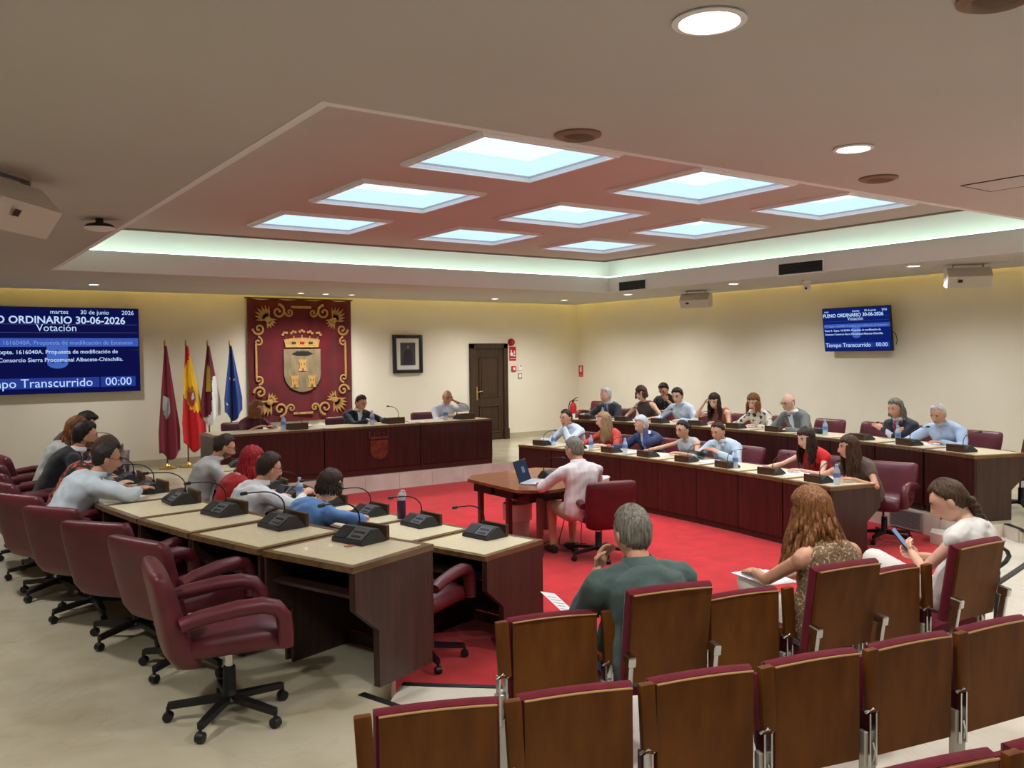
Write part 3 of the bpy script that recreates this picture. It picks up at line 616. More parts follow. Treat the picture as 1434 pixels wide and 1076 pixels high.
def seat(x, y, a, label, occupied=False, first=False, last=False):
    # a: angle of the seat on its arc, seat faces the dais
    rz = -a
    r = thing('theatre_seat', label, 'seat', (x, y, AZ), rz, 'theatre seats for the public')
    half = .262
    sides = [-1, 1] if first else [1]
    if not occupied:
        bk = (0, 0, .35); rx = 0
        link('seat_cushion', TS['pan_up'], r)
    else:
        bk = (0, -.11, .48); rx = R_(9)
        link('seat_cushion', TS['pan'], r)
    sh = link('back_shell', TS['shell'], r, loc=bk, rot=(rx, 0, 0)); link('edge_band', TS['edge'], sh)
    link('back_cushion', TS['cushion'], r, loc=bk, rot=(rx, 0, 0))
    for sg in sides:
        link('leg', TS['leg'], r, loc=(sg * half, 0, .0)); link('hinge', TS['hinge'], r, loc=(sg * half, 0, .04)); link('foot', TS['foot'], r, loc=(sg * half, 0, 0))
        if occupied: link('armrest', TS['arm_down'], r, loc=(sg * half, .02, .58))
        else: link('armrest', TS['arm'], r, loc=(sg * half, -.012, .80), rot=(0, R_(-3) , 0))
    if occupied:
        link('armrest', TS['arm_down'], r, loc=(-half, .02, .58))
        for sg in (-1, 1): link('recline_bracket', TS['rod'], r, loc=(sg * .225, -.13, .33), rot=(rx, 0, 0))
    return r
def arc_seat(R, deg): a = R_(deg); return 6.03 - R * math.sin(a), 14.0 - R * math.cos(a), a
W1 = ['empty wooden theatre seat at the left end of the front row, folded up', 'theatre seat under the man in the green polo shirt', 'empty folded theatre seat between the polo shirt man and the long haired woman', 'theatre seat under the woman in the knitted top', 'empty folded theatre seat between the two seated women', 'theatre seat under the woman with the braid']
for k in range(6):
    x, y, a = arc_seat(11.37, 18.25 - 2.62 * k); seat(x, y, a, W1[k], k in (1, 3, 5), k == 0)
for k in range(-0, 7):
    x, y, a = arc_seat(12.26, 21.7 - 2.40 * k); seat(x, y, a, '%s folded theatre seat from the left in the second row' % ordw(k), False, k == 0)
for k in range(0, 3):
    x, y, a = arc_seat(13.14, 15.7 - 2.25 * k); seat(x, y, a, '%s of the theatre seats peeping in at the bottom right corner, third row' % ['leftmost', 'middle', 'rightmost'][k], False, k == 0)
HOOK = [(5.495, 2.635, .929), (5.531, 2.61, .898), (5.54, 2.601, .867), (5.521, 2.613, .832), (5.477, 2.643, .793)]
BARP = [(5.285, 2.591, .712), (5.8, 2.70, .70), (6.216, 2.793, .691), (7.224, 2.941, .693)]
# dark handrail beside the last seat
r = thing('handrail', 'dark curved handrail beside the last seat of the front row', 'handrail', (5.6, 2.6, AZ))
b = MB()
P0 = HOOK
b.tube([(x - 5.6, y - 2.6, z - AZ) for x, y, z in P0], .022, 8, flat=.5); part('rail_hook', b, m_dgrey, r)
b = MB(); b.tube([(x - 5.6, y - 2.6, z - AZ) for x, y, z in BARP], .022, 8, flat=.5); part('rail', b, m_dgrey, r)
for x, y, z in (HOOK[-1], BARP[-1]):
    b = MB(); b.tube([(x - 5.6, y - 2.6, 0), (x - 5.6, y - 2.6, z - AZ)], .018, 8); part('post', b, m_dgrey, r)
# ---------------------------------------------------------------- people
def sstep(x, a, b_): t = np.clip((x - a) / (b_ - a), 0, 1); return t * t * (3 - 2 * t)
def head_grid(nu=48, nv=34):
    # returns direction arrays (front = +y) with denser columns in front
    u = np.linspace(-1, 1, nu, endpoint=False); lon = PI * (u * .62 + .38 * u ** 3)       # dense near 0
    v = np.linspace(.04, PI - .04, nv)
    V, U = np.meshgrid(v, lon, indexing='ij')
    return np.sin(V) * np.sin(U), np.sin(V) * np.cos(U), np.cos(V)
def head_shape(dx, dy, dz, jaw=1.0):
    x = .076 * dx; y = .098 * dy; z = .120 * dz
    low = np.clip(-dz, 0, 1)
    x = x * (1 - .30 * low ** 1.6 * jaw); x = x * (1 + .04 * sstep(dz, -.1, .4))
    y = np.where(dy > 0, y * (1 - .10 * low ** 2), y * (1 - .42 * sstep(-dz, .25, .85)))
    y = y + np.where(dy > 0, .012 * low ** 1.2 * dy, 0)
    y = y - .006 * sstep(dz, .3, .9) * (dy > 0)
    front = np.clip(dy, 0, 1) ** 3
    # nose
    nz = np.where(z > -.035, sstep(z, .03, -.032), sstep(z, -.052, -.037))
    y = y + front * .027 * nz * np.exp(-(x / (.009 + .006 * sstep(z, .01, -.03))) ** 2)
    # eye sockets, brow, lips, chin
    for s in (-1, 1): y = y - front * .008 * np.exp(-((x - s * .031) / .016) ** 2 - ((z - .012) / .011) ** 2)
    y = y + front * .004 * np.exp(-((z - .034) / .01) ** 2) * np.exp(-(x / .05) ** 2)
    y = y + front * .006 * np.exp(-(x / .022) ** 2) * (np.exp(-((z + .063) / .006) ** 2) + np.exp(-((z + .075) / .006) ** 2))
    y = y + front * .006 * np.exp(-(x / .02) ** 2 - ((z + .103) / .014) ** 2)
    return x, y, z
def grid_mesh(mb, X, Y, Z, mi, T):
    nv, nu = X.shape
    vs = [T @ Vector((float(X[i, j]), float(Y[i, j]), float(Z[i, j]))) for i in range(nv) for j in range(nu)]
    fs = [(i * nu + j, (i + 1) * nu + j, (i + 1) * nu + (j + 1) % nu, i * nu + (j + 1) % nu) for i in range(nv - 1) for j in range(nu)]
    fs.append(tuple(range(nu))); fs.append(tuple(range((nv - 1) * nu, nv * nu))[::-1])
    mb.add(vs, fs, mi)
DX, DY, DZ = head_grid(); DXl, DYl, DZl = head_grid(32, 22)
def hairline(dy):
    return np.interp(dy, [-1, -.5, -.15, .05, .25, .5, 1], [-.62, -.50, -.25, .10, .38, .55, .60])
def locks(mb, starts, L, T, rnd, wave=.0, r0=.013, sway=(0, -.02), taper=.35, mi=0, nseg=7, flare=.0):
    for (p, nrm) in starts:
        p = Vector(p); ln = L * rnd.uniform(.85, 1.1); ph = rnd.uniform(0, 6.28); q = []; rs = []
        out = Vector((nrm[0], nrm[1], 0)) * .016
        for k in range(nseg + 1):
            t = k / nseg
            w_ = wave * math.sin(ph + t * 9) * min(1, t * 2.5)
            q.append(p + out * (1 - (1 - t) ** 3) * (1 + flare * t) + Vector((w_ + sway[0] * t, w_ * .6 + sway[1] * t, -ln * t)))
            rs.append(r0 * (1 - (1 - taper) * t ** 1.5) * (1 if k else .6))
        mb.tube([T @ v for v in q], rs, 6, mi)
HAIRS = {}
def hair_mat(nm, c, c2): return mat('hair_' + nm, c, rough=.48, col2=c2, scale=(120, 120, 10), detail=3, bump=.7, bscale=(130, 130, 14), spec=.35)
HM = dict(stubble=hair_mat('stubble', (104, 76, 60), (128, 96, 78)), black=hair_mat('black', (26, 22, 22), (44, 38, 36)), brown=hair_mat('brown', (58, 38, 26), (84, 58, 40)), dkbrown=hair_mat('dkbrown', (40, 28, 22), (62, 44, 34)), auburn=hair_mat('auburn', (112, 66, 36), (146, 92, 52)),
          grey=hair_mat('grey', (128, 126, 124), (168, 166, 164)), silver=hair_mat('silver', (186, 186, 188), (220, 220, 222)), red=hair_mat('red', (140, 22, 34), (176, 36, 46)), blond=hair_mat('blond', (138, 106, 76), (176, 144, 108)),
          salt=hair_mat('salt', (84, 80, 72), (140, 134, 124)), wave=hair_mat('wavy_brown', (96, 58, 30), (158, 106, 62)), streak=hair_mat('streaked', (46, 33, 24), (92, 70, 48)))
def ik(S, W, L1, L2, pole):
    S = Vector(S); W = Vector(W); d = W - S; L = min(d.length, (L1 + L2) * .995); d.normalize(); W = S + d * L
    a = (L1 * L1 - L2 * L2 + L * L) / (2 * L); h = math.sqrt(max(L1 * L1 - a * a, 0)); pl = Vector(pole); pl = (pl - d * pl.dot(d)).normalized()
    return S + d * a + pl * h, W
def hand(mb, W, fdir, pn, side, curl, sc=1.0, mi=0):
    """palm at wrist W along fdir, palm normal pn (where the palm faces), thumb on side sign"""
    f = Vector(fdir).normalized(); n_ = Vector(pn); n_ = (n_ - f * n_.dot(f)).normalized(); s = f.cross(n_) * side
    def pt(a, b_, c): return Vector(W) + (f * a + s * b_ + n_ * c) * sc
    Rm = Matrix((s, f, n_)).transposed()
    mb.ell(pt(.045, 0, 0), .040 * sc, .052 * sc, .016 * sc, 10, mi, Rm=Rm)
    for k, (o, L) in enumerate(((.030, .070), (.011, .080), (-.009, .075), (-.028, .058))):
        p = pt(.085, o, 0); d = f.copy(); q = [p]; rs = [.0095 * sc]
        for j, fr in enumerate((.45, .32, .23)):
            ang = curl * (.5 + .5 * j) * .9; d = (f * math.cos(ang) + n_ * math.sin(ang)); q.append(q[-1] + d * L * fr * sc); rs.append((.009 - .0012 * j) * sc)
        q = [pt(.06, o, 0)] + q; rs = [.009 * sc] + rs
        mb.tube(q, rs, 6, mi)
    mb.tube([pt(.02, .026, .004), pt(.045, .05, .012), pt(.07, .058 - .01 * curl, .02 + .01 * curl), pt(.092, .055 - .02 * curl, .026 + .02 * curl)], [.013 * sc, .0125 * sc, .0105 * sc, .007 * sc], 6, mi)
def person(label, head, floor, face, back=.24, hyaw=0, hpitch=20, hroll=0, hs=1.06, hands=None, poles=None, curls=(.5, .5), palms=None, skin=None, hair=('short', 'black'),
           top=None, sleeve=1.0, blazer=None, tie=None, collar=True, pants=(52, 54, 64), shorts=False, female=False, glasses=False, girth=1.0, vox=.016, beard=None, seed=0, shoes=(30, 28, 28), seat_h=.49, detail=False, topmat=None, name_extra=None, legs=True, hl=0.0, cross=False):
    rnd = random.Random(seed + 11)
    skin = skin or m_skin
    fx, fy = face; L = math.hypot(fx, fy); fx /= L; fy /= L; rz = rot_to(fx, fy)
    ox, oy = head[0] - fx * back, head[1] - fy * back
    hz = head[2] - floor
    Hc = Vector((0, back, hz))
    sw = (.172 if female else .198) * girth
    # --- spine
    P0 = Vector((0, -.02, seat_h)); RH = Matrix.Rotation(R_(hyaw), 4, 'Z') @ Matrix.Rotation(R_(-hpitch), 4, 'X') @ Matrix.Rotation(R_(hroll), 4, 'Y')
    nk = RH @ Vector((0, -.035, -.10)) * hs
    N = Hc + Vector((nk.x * .5, nk.y - .015, nk.z)) + Vector((0, -.02, -.035))
    C1 = P0.lerp(N, .5) + Vector((0, -.06, .05))
    def sp(t): return P0 * (1 - t) ** 2 + C1 * 2 * t * (1 - t) + N * t * t
    def tan(t): return ((C1 - P0) * (1 - t) + (N - C1) * t).normalized()
    wt = [(0, .165, .125), (.12, .178, .135), (.3, .165, .125), (.45, .152 if not female else .138, .115), (.62, .168 if not female else .155, .122), (.76, .182 if not female else .165, .122), (.87, .172 if not female else .155, .10), (.95, .105, .078), (1.0, .06, .06)]
    def torso(mb, inf, t1=1.0, top_r=None):
        rings = []
        for t, a_, b_ in wt:
            if t > t1: continue
            tg = tan(t); X = Vector((1, 0, 0)); Yd = tg.cross(X) * -1
            rings.append(sring(sp(t), X, Yd, a_ * girth + inf, b_ * girth + inf, 20, 2.4)[::-1])
        rings.insert(0, [p + Vector((0, 0, -.05)) + (Vector((sp(0).x, sp(0).y, p.z)) - p) * .25 for p in rings[0]])
        mb.loft(rings)
    Sc = sp(.885)
    SH = {s: Sc + Vector((s * sw, .0, -.035)) for s in (-1, 1)}
    L1, L2 = (.285, .255) if not female else (.27, .24)
    hands = hands or ((-.2, back + .24, .765), (.2, back + .24, .765))
    poles = poles or ((-.9, -.6, -.5), (.9, -.6, -.5)); palms = palms or ((.15, 0, -1), (-.15, 0, -1))
    arms = {}
    for i, s in enumerate((-1, 1)): arms[s] = ik(SH[s], hands[i], L1, L2, poles[i])
    hips = {s: Vector((s * .09, .02, seat_h)) for s in (-1, 1)}; kn = {s: Vector((s * .12, .44, seat_h + .02)) for s in (-1, 1)}; an = {s: Vector((s * .12, .42, .09)) for s in (-1, 1)}
    if cross: kn[-1] = Vector((-.07, .47, seat_h + .17)); an[-1] = Vector((.17, .56, .30))
    # --- body
    mb = MB(); torso(mb, 0)
    mb.cone(N + Vector((0, -.01, -.05)), Hc + RH @ Vector((0, -.02, -.05)), .062 if not female else .052, .056 if not female else .047)
    for s in (-1, 1):
        E_, W_ = arms[s]
        mb.cone(Sc + Vector((s * .06, 0, .0)), SH[s], .06, .056 * girth); mb.cone(SH[s], E_, .052 * girth if not female else .043, .040 if not female else .034); mb.cone(E_, W_, .040 if not female else .034, .026 if not female else .022)
        if legs: mb.cone(hips[s], kn[s], .085, .06); mb.cone(kn[s], an[s], .058, .038); mb.cone(an[s] + Vector((0, -.02, -.04)), an[s] + Vector((0, .13, -.055)), .036, .03)
    me = remesh(mb, vox, 5, 'person')
    hb = MB()
    T = Matrix.Translation(Hc) @ RH @ Matrix.Scale(hs, 4)
    gx, gy, gz = (DX, DY, DZ) if detail or vox < .013 else (DXl, DYl, DZl)
    X, Y, Z = head_shape(DX, DY, DZ, .8 if female else 1.0); grid_mesh(hb, X, Y, Z, 0, T)
    for s in (-1, 1):
        Re = (T.to_3x3()) @ Matrix.Rotation(s * R_(20), 3, 'Z')
        hb.ell(T @ Vector((s * .077, -.004, -.008)), .010, .021, .033, 10, 0, Rm=Re)
        hb.ell(T @ Vector((s * .031, .0835, .011)), .015, .007, .0062, 8, 4, Rm=T.to_3x3()); hb.ell(T @ Vector((s * .031, .0875, .0105)), .0068, .004, .006, 8, 1, Rm=T.to_3x3())
        hb.tube([T @ Vector((s * a_, .0905 - (a_ - .03) ** 2 * 14, .0135 + b_)) for a_, b_ in ((.017, -.001), (.031, .0045), (.046, -.001))], .0024, 5, 1)
        hb.tube([T @ Vector((s * a_, .0905 - (a_ - .03) ** 2 * 6, .030 + b_)) for a_, b_ in ((.016, .0), (.03, .004), (.046, -.001))], [.004, .006, .0035], 6, 3)
        E_, W_ = arms[s]; i = 0 if s < 0 else 1
        hand(hb, W_, (W_ - E_) * .6 + Vector((0, .1, -.02)) if palms[i][2] < -.5 else (W_ - E_), palms[i], s, curls[i], 1.0 if not female else .92)
    hb.ell(T @ Vector((0, .0895, -.069)), .025, .007, .0055, 8, 2, Rm=T.to_3x3())
    HMt = HM[hair[1]]
    me2 = hb.mesh('h', [skin, m_eye, m_lip, HMt, m_eyew]); bm = bmesh.new(); bm.from_mesh(me)
    for f in bm.faces: f.material_index = 0; f.smooth = True
    bm.from_mesh(me2)
    me.materials.clear()
    for m_ in (skin, m_eye, m_lip, HMt, m_eyew): me.materials.append(m_)
    bm.to_mesh(me); bm.free()
    bpy.data.meshes.remove(me2)
    root = link('person', me, None, (ox, oy, floor), rz); tag(root, label, 'person')
    # --- garments
    tm = topmat or mat('cloth_%d_%d_%d' % top, top, rough=.85, col2=tuple(max(0, int(c * .92)) for c in top), scale=(9, 9, 9), bump=.35, bscale=(16, 16, 16), sheen=.15)
    g = MB(); torso(g, .014, 1.0 if collar else .95)
    g.ell(sp(.955) + Vector((0, -.012, 0)), .108, .092, .042, 14)
    for s in (-1, 1):
        E_, W_ = arms[s]; S0 = SH[s]
        if sleeve > .02:
            g.cone(Sc + Vector((s * .07, 0, .0)), S0, .07, .068 * girth)
            sl = min(sleeve * 2, 1); e1 = S0.lerp(E_, sl if sleeve < .5 else 1.0)
            rr = .066 * girth if not female else .057
            g.cone(S0, e1, rr, rr * (.86 if sleeve >= .5 else 1.0))
            if sleeve > .5: g.cone(E_, E_.lerp(W_, (sleeve - .5) * 2 * .95), rr * .86, .042)
        else: g.cone(Sc + Vector((s * .07, 0, 0)), S0.lerp(Sc, .25), .066, .055)
    gm = remesh(g, vox, 4, 'top')
    nv_ = len(gm.vertices); co = np.empty(nv_ * 3, np.float32); no = np.empty(nv_ * 3, np.float32); gm.vertices.foreach_get('co', co); gm.vertices.foreach_get('normal', no)
    co = co.reshape(-1, 3); no = no.reshape(-1, 3); q_ = co * 1.0
    wr = np.sin(q_[:, 2] * 52 + 3 * np.sin(q_[:, 0] * 17 + seed) + q_[:, 1] * 21) * .5 + np.sin(q_[:, 0] * 47 - q_[:, 2] * 29 + 2.5 * np.sin(q_[:, 1] * 19 + seed)) * .5 + np.sin(q_[:, 1] * 61 + q_[:, 2] * 13 + seed) * .35
    co = co + no * (wr * .0045 * (1 if not blazer else .7))[:, None]; gm.vertices.foreach_set('co', co.ravel()); gm.update(); gm.materials.clear(); gm.materials.append(tm)
    nm = 'blazer' if blazer else ('blouse' if female else 'shirt')
    go = link(nm, gm, root)
    if blazer:           # open front showing the shirt
        gm.materials.append(mat('cloth_%d_%d_%d' % blazer, blazer, rough=.85, bump=.2, bscale=(20, 20, 20)))
        a0 = sp(.40); zt = sp(.95).z
        for p in gm.polygons:
            c = p.center; t = (c.z - a0.z) / (zt - a0.z)
            if t > 0 and c.y > sp(min(max((c.z - P0.z) / (N.z - P0.z), 0), 1)).y + .02 and abs(c.x) < .015 + .055 * t: p.material_index = 1
        if tie:
            b = MB(); q = []
            for t in (.93, .85, .7, .55):
                c = sp(t); q.append(c + (tan(t).cross(Vector((1, 0, 0))) * -1) * -0 + Vector((0, (.085 if t > .9 else .125) * girth + .022, 0)))
            b.tube(q, [.014, .02, .026, .03], 6, flat=.25); part('tie', b, mat('tie_%d_%d_%d' % tie, tie, rough=.6), root)
        b = MB()
        for s in (-1, 1):
            q = []
            for t, x_ in ((.955, .075), (.86, .085), (.7, .06), (.5, .022)):
                c = sp(t); q.append(c + Vector((s * x_, (.075 if t > .9 else .118) * girth + .018, 0)))
            b.tube(q, [.014, .026, .028, .01], 6, flat=.3)
        part('lapels', b, tm, root)
    if not blazer and collar:
        b = MB(); q = []
        for t in (.93, .85, .75, .62, .5, .36):
            c = sp(t); a_ = np.interp(t, [w_[0] for w_ in wt], [w_[2] for w_ in wt]) * girth + .0165; Yd = (tan(t).cross(Vector((1, 0, 0)))) * -1
            Yd = Yd if Yd.y > 0 else -Yd; q.append(c + Yd * a_)
        b.tube(q, .013, 6, flat=.3, up=(0, 1, 0)); pk = part('placket', b, tm, root)
        b = MB()
        for p_ in q[1:]: b.ell(p_ + Vector((0, .004, 0)), .005, .004, .005, 6)
        part('buttons', b, m_paper, pk)
    if collar:
        b = MB(); cm = tm if not blazer else mat('cloth_%d_%d_%d' % blazer, blazer)
        rr = .064 if not female else .056
        base = N + Vector((0, -.004, -.012)); ax = (Hc - N).normalized()
        rings = []
        for h_, k in ((-.01, 1.34), (.03, 1.22), (.058, 1.08), (.054, 1.24), (.012, 1.5)):
            rings.append([base + ax * (h_ - .012 * math.cos(a)) + Vector((math.sin(a) * rr * k, math.cos(a) * rr * k, 0)) for a in np.linspace(0, 2 * PI, 18, endpoint=False)])
        b.loft(rings, cap=False); part('collar', b, cm, root, angle=80)
    if legs:
        g = MB(); torso(g, .012, .2)
        for s in (-1, 1):
            g.cone(hips[s], kn[s] if not shorts else kn[s].lerp(hips[s], .12), .098, .075)
            if not shorts: g.cone(kn[s], an[s] + Vector((0, 0, .03)), .072, .06)
        pm = remesh(g, max(vox, .016), 4, 'trousers'); pm.materials.clear(); pm.materials.append(mat('trouser_%d_%d_%d' % pants, pants, rough=.85, bump=.3, bscale=(14, 14, 14)))
        link('shorts' if shorts else 'trousers', pm, root)
        for s in (-1, 1):
            b = MB(); q = an[s]; b.loft([sring((q.x, y_, z_), (1, 0, 0), (0, 0, 1), w_, h_, 12, 2.6) for y_, z_, w_, h_ in ((q.y - .07, q.z - .05, .03, .035), (q.y - .03, q.z - .04, .042, .05), (q.y + .06, q.z - .048, .046, .042), (q.y + .14, q.z - .058, .046, .03), (q.y + .18, q.z - .066, .03, .02))][::-1]); part('shoe', b, mat('shoe_%d_%d_%d' % shoes, shoes, rough=.5), root)
    # --- hair
    st = hair[0]; h = MB(); hr = rnd
    nu, nv = (48, 34)
    ndx, ndy, ndz = DX, DY, DZ
    X, Y, Z = head_shape(ndx, np.minimum(ndy, 1), ndz, 1.0)
    thick = {'short': .012, 'crop': .010, 'bald': .003, 'quiff': .016, 'side': .02, 'long': .016, 'bob': .02, 'curly': .022, 'braid': .01, 'bun': .01, 'wavy': .02, 'pixie': .02, 'mane': .018}[st]
    th = hairline(ndy) + (0 if female and st not in ('bun', 'braid') else np.interp(ndy, [.1, .5, 1], [0, .12 + hl, .13 + hl])) + .05 * np.sin(np.arctan2(ndx, ndy) * 7 + seed) * (np.abs(ndx) < .75) + .03 * np.sin(np.arctan2(ndx, ndy) * 17 + 2 * seed)
    if st == 'bald': th = np.maximum(th, -1) ; msk = sstep(ndz - th, -.03, .06) * sstep(.34 - ndz, 0, .08) * sstep(.45 - ndy, 0, .1)
    else: msk = sstep(ndz - th, -.05, .07)
    if st in ('bob', 'long', 'wavy', 'pixie', 'mane'): th2 = th - .06; msk = sstep(ndz - th2, -.05, .07)
    if detail or True:
        nz = np.sin(np.arctan2(ndx, ndy) * 13 + 3 * np.sin(ndz * 5 + seed)) * .0022 + np.sin(np.arctan2(ndx, ndy) * 29 + ndz * 11) * .0012
        if st == 'curly': nz = np.sin(np.arctan2(ndx, ndy) * 11 + seed) * np.sin(ndz * 17) * .007
    off = (thick + nz) * (.75 + .5 * sstep(ndz, -.1, .8)) * msk - .006 * (1 - msk)
    if st == 'quiff': off = off + .016 * msk * np.exp(-((ndz - .75) / .25) ** 2) * sstep(ndy, .1, .6)
    ln = np.sqrt(ndx ** 2 + ndy ** 2 + ndz ** 2); 
    Xh = X + off * ndx; Yh = Y - (Y - .098 * ndy) * .6 * (msk > .5) + off * ndy; Zh = Z + off * ndz
    grid_mesh(h, Xh, Yh, Zh, 0, T)
    Ty = Matrix.Translation(Hc) @ Matrix.Rotation(R_(hyaw), 4, 'Z') @ Matrix.Scale(hs, 4)
    rev = RH.to_3x3()
    def scalp(azs, el):
        out = []
        for a_ in azs:
            for e_ in el:
                n0 = Vector((math.sin(a_) * math.cos(e_), math.cos(a_) * math.cos(e_), math.sin(e_)))
                p = Vector((.078 * n0.x, .098 * n0.y, .118 * n0.z)); p2 = (Matrix.Rotation(R_(-hpitch), 3, 'X') @ p); n2 = (Matrix.Rotation(R_(-hpitch), 3, 'X') @ n0); out.append((p2, n2))
        return out
    if st == 'bob': locks(h, scalp(np.linspace(R_(50), R_(310), 26), (.25, .0)), .135, Ty, rnd, .004, .016, (0, .01), .6)
    if st == 'pixie': locks(h, scalp(np.linspace(R_(60), R_(300), 22), (.35, .1)), .085, Ty, rnd, .004, .015, (0, -.01), .5); locks(h, scalp(np.linspace(R_(-50), R_(50), 9), (.95,)), .06, Ty, rnd, .003, .014, (0, .02), .5)
    if st == 'long': locks(h, scalp(np.linspace(R_(62), R_(298), 30), (.3, .0)), .30, Ty, rnd, .008, .015, (0, -.01), .5, nseg=9)
    if st == 'mane': locks(h, scalp(np.linspace(R_(85), R_(275), 24), (.2, -.05)), .11, Ty, rnd, .012, .014, (0, -.02), .5)
    if st == 'curly': locks(h, scalp(np.linspace(R_(70), R_(290), 34), (.3, .05, -.2)), .27, Ty, rnd, .02, .014, (0, -.02), .6, nseg=12)
    if st == 'wavy': locks(h, scalp(np.linspace(R_(45), R_(315), 46), (.75, .4, .1)), .29, Ty, rnd, .026, .012, (.0, -.02), .4, nseg=16, flare=4.5)
    if st == 'bun': h.ell(T @ Vector((0, -.115, .02)), .042, .04, .042, 12)
    if st == 'braid':
        locks(h, [((math.sin(a_) * .075, -.05 + .06 * math.cos(a_), .05), (0, 0, 0)) for a_ in np.linspace(R_(100), R_(260), 1)], .02, Ty, rnd)
        # three strand plait from the nape down the back
        for k in range(3):
            q = []; rs = []
            for j in range(34):
                t = j / 33; w_ = 2 * PI * (t * 4.5 + k / 3)
                q.append(Ty @ Vector((.018 * math.sin(w_) * (1 - .5 * t), -.10 - .06 * math.sin(min(t * 2.2, 1.57)) - .07 * t + .012 * math.sin(2 * w_) , .02 - .36 * t))); rs.append(.021 * (1 - .55 * t))
            h.tube(q, rs, 8)
        q = [Ty @ Vector((0, -.23, -.34)), Ty @ Vector((0, -.235, -.38)), Ty @ Vector((0, -.235, -.43))]; h.tube(q, [.012, .016, .003], 8)
    part('hair', h, HMt, root, angle=60)
    if beard:
        bb = MB(); mk = sstep(-ndz - .32 - .25 * np.exp(-(ndx / .3) ** 2) * 0, -.04, .06) * sstep(ndy, -.1, .15) * sstep(ndz, -.97, -.85) * (1 - .9 * np.exp(-(X / .02) ** 2 - ((Z + .069) / .009) ** 2))
        of = .002 * mk - .005 * (1 - mk); grid_mesh(bb, X + of * ndx, Y + of * ndy, Z + of * ndz, 0, T); part('beard', bb, HM[beard], root)
    if glasses:
        b = MB()
        for s in (-1, 1):
            b.tube([T @ Vector((s * .033 + .024 * math.cos(a_), .099 - abs(.033 + s * 0) * .1, .010 + .018 * math.sin(a_))) for a_ in np.linspace(0, 2 * PI, 13)], .0022, 5)
            b.tube([T @ Vector((s * .057, .094, .014)), T @ Vector((s * .078, .07, .016)), T @ Vector((s * .08, .0, .012))], .002, 5)
        b.tube([T @ Vector((-.01, .1, .014)), T @ Vector((.01, .1, .014))], .002, 5); part('glasses', b, m_black, root)
    root['_T'] = [0]
    del root['_T']
    return root, (ox, oy, floor, rz), arms
# ---------------------------------------------------------------- things on the walls
def txt(parent, s, size, x, z, m, align='LEFT', bold=0.0, y=-.004): return text_part('lettering', s, size, m, parent, x, y, z, align=align, bold=bold)
e_bg = emat('screen_navy', (14, 18, 74), .9); e_bar = emat('screen_bar', (40, 62, 150), .9); e_bar2 = emat('screen_bar_bright', (62, 92, 184), .9); e_txt = emat('screen_text', (190, 216, 255), 1.0); e_dim = emat('screen_text_dim', (130, 160, 230), .9); e_line = emat('screen_line', (90, 90, 130), .9); e_sh = emat('screen_shield', (70, 104, 196), .9)
def council_screen(root, W, H, full):
    """screen face in local xz, looking to -y, origin in its centre"""
    k = W / 2.52
    def bar(x0, x1, z0, z1, m, y=-.003):
        b = MB(); b.box(x0 * k, x1 * k, y, y + .002, z0 * k, z1 * k); return part('bar', b, m, root, smooth=False)
    bar(-1.24, 1.24, .425, .43, e_line); bar(-1.24, 1.24, .29, .295, e_line)
    bar(-1.24, 1.25, .06, .20, e_bar2); bar(-1.24, .62, -.62, -.45, e_bar); bar(.64, 1.19, -.62, -.45, e_bar)
    # shield watermark
    b = MB(); T = Matrix.Rotation(R_(90), 4, 'X'); sw, z1, z0 = .155 * k, .09 * k, -.28 * k
    b.prism([(-sw, z1), (sw, z1), (sw, z0 + .07 * k)] + [(sw * math.cos(a), z0 + .07 * k - .09 * k * math.sin(a)) for a in np.linspace(.2, PI - .2, 9)] + [(-sw, z0 + .07 * k)], 0, .001, M=Matrix.Translation((0, -.0035, 0)) @ T)
    for j in range(-2, 3): b.prism([(j * .07 * k - .02 * k, .11 * k), (j * .07 * k + .02 * k, .11 * k), (j * .075 * k, .2 * k)], 0, .001, M=Matrix.Translation((0, -.0035, 0)) @ T)
    part('shield', b, e_sh, root, smooth=False)
    b = MB()
    for sx, sz in ((-.075, -.19), (.075, -.19), (0, -.02)): b.box((sx - .02) * k, (sx + .02) * k, -.0055, -.0045, (sz - .03) * k, (sz + .03) * k)
    part('towers', b, mat('screen_tower', (60, 66, 70), emit=(60, 66, 70), estr=.3), root, smooth=False)
    txt(root, 'PLENO ORDINARIO 30-06-2026', .166 * k, 1.05 * k, .442 * k, e_txt, 'RIGHT', .003 * k, -.007)
    txt(root, 'Votaci\u00f3n', .165 * k, 0, .315 * k, e_txt, 'CENTER', 0, -.007)
    for s_, x_ in (('martes', .18), ('30 de junio', .80), ('2026', 1.19)): txt(root, s_, .098 * k, x_ * k, .60 * k, e_txt, 'RIGHT', 0, -.007)
    txt(root, '16:09', .08 * k, -1.2 * k, .60 * k, e_txt, 'LEFT', 0, -.007)
    txt(root, 'P.4  Expte. 1616040A. Propuesta de modificaci\u00f3n de Estatutos', .094 * k, 1.16 * k, .095 * k, e_dim, 'RIGHT', 0, -.007)
    txt(root, 'Punto 4.  Expte. 1616040A. Propuesta de modificaci\u00f3n de', .0915 * k, .92 * k, -.055 * k, e_txt, 'RIGHT', .0008 * k, -.007)
    txt(root, 'Estatutos Consorcio Sierra Procomunal Albacete-Chinchilla.', .0905 * k, 1.0 * k, -.185 * k, e_txt, 'RIGHT', .0008 * k, -.007)
    txt(root, 'Tiempo Transcurrido', .20 * k, .52 * k, -.60 * k, e_txt, 'RIGHT', 0, -.007)
    txt(root, '00:00', .19 * k, .92 * k, -.595 * k, e_txt, 'CENTER', 0, -.007)
r = thing('video_wall', 'big dark blue video wall with the session agenda on the back wall', 'screen', (2.10, 16.0, 2.31))
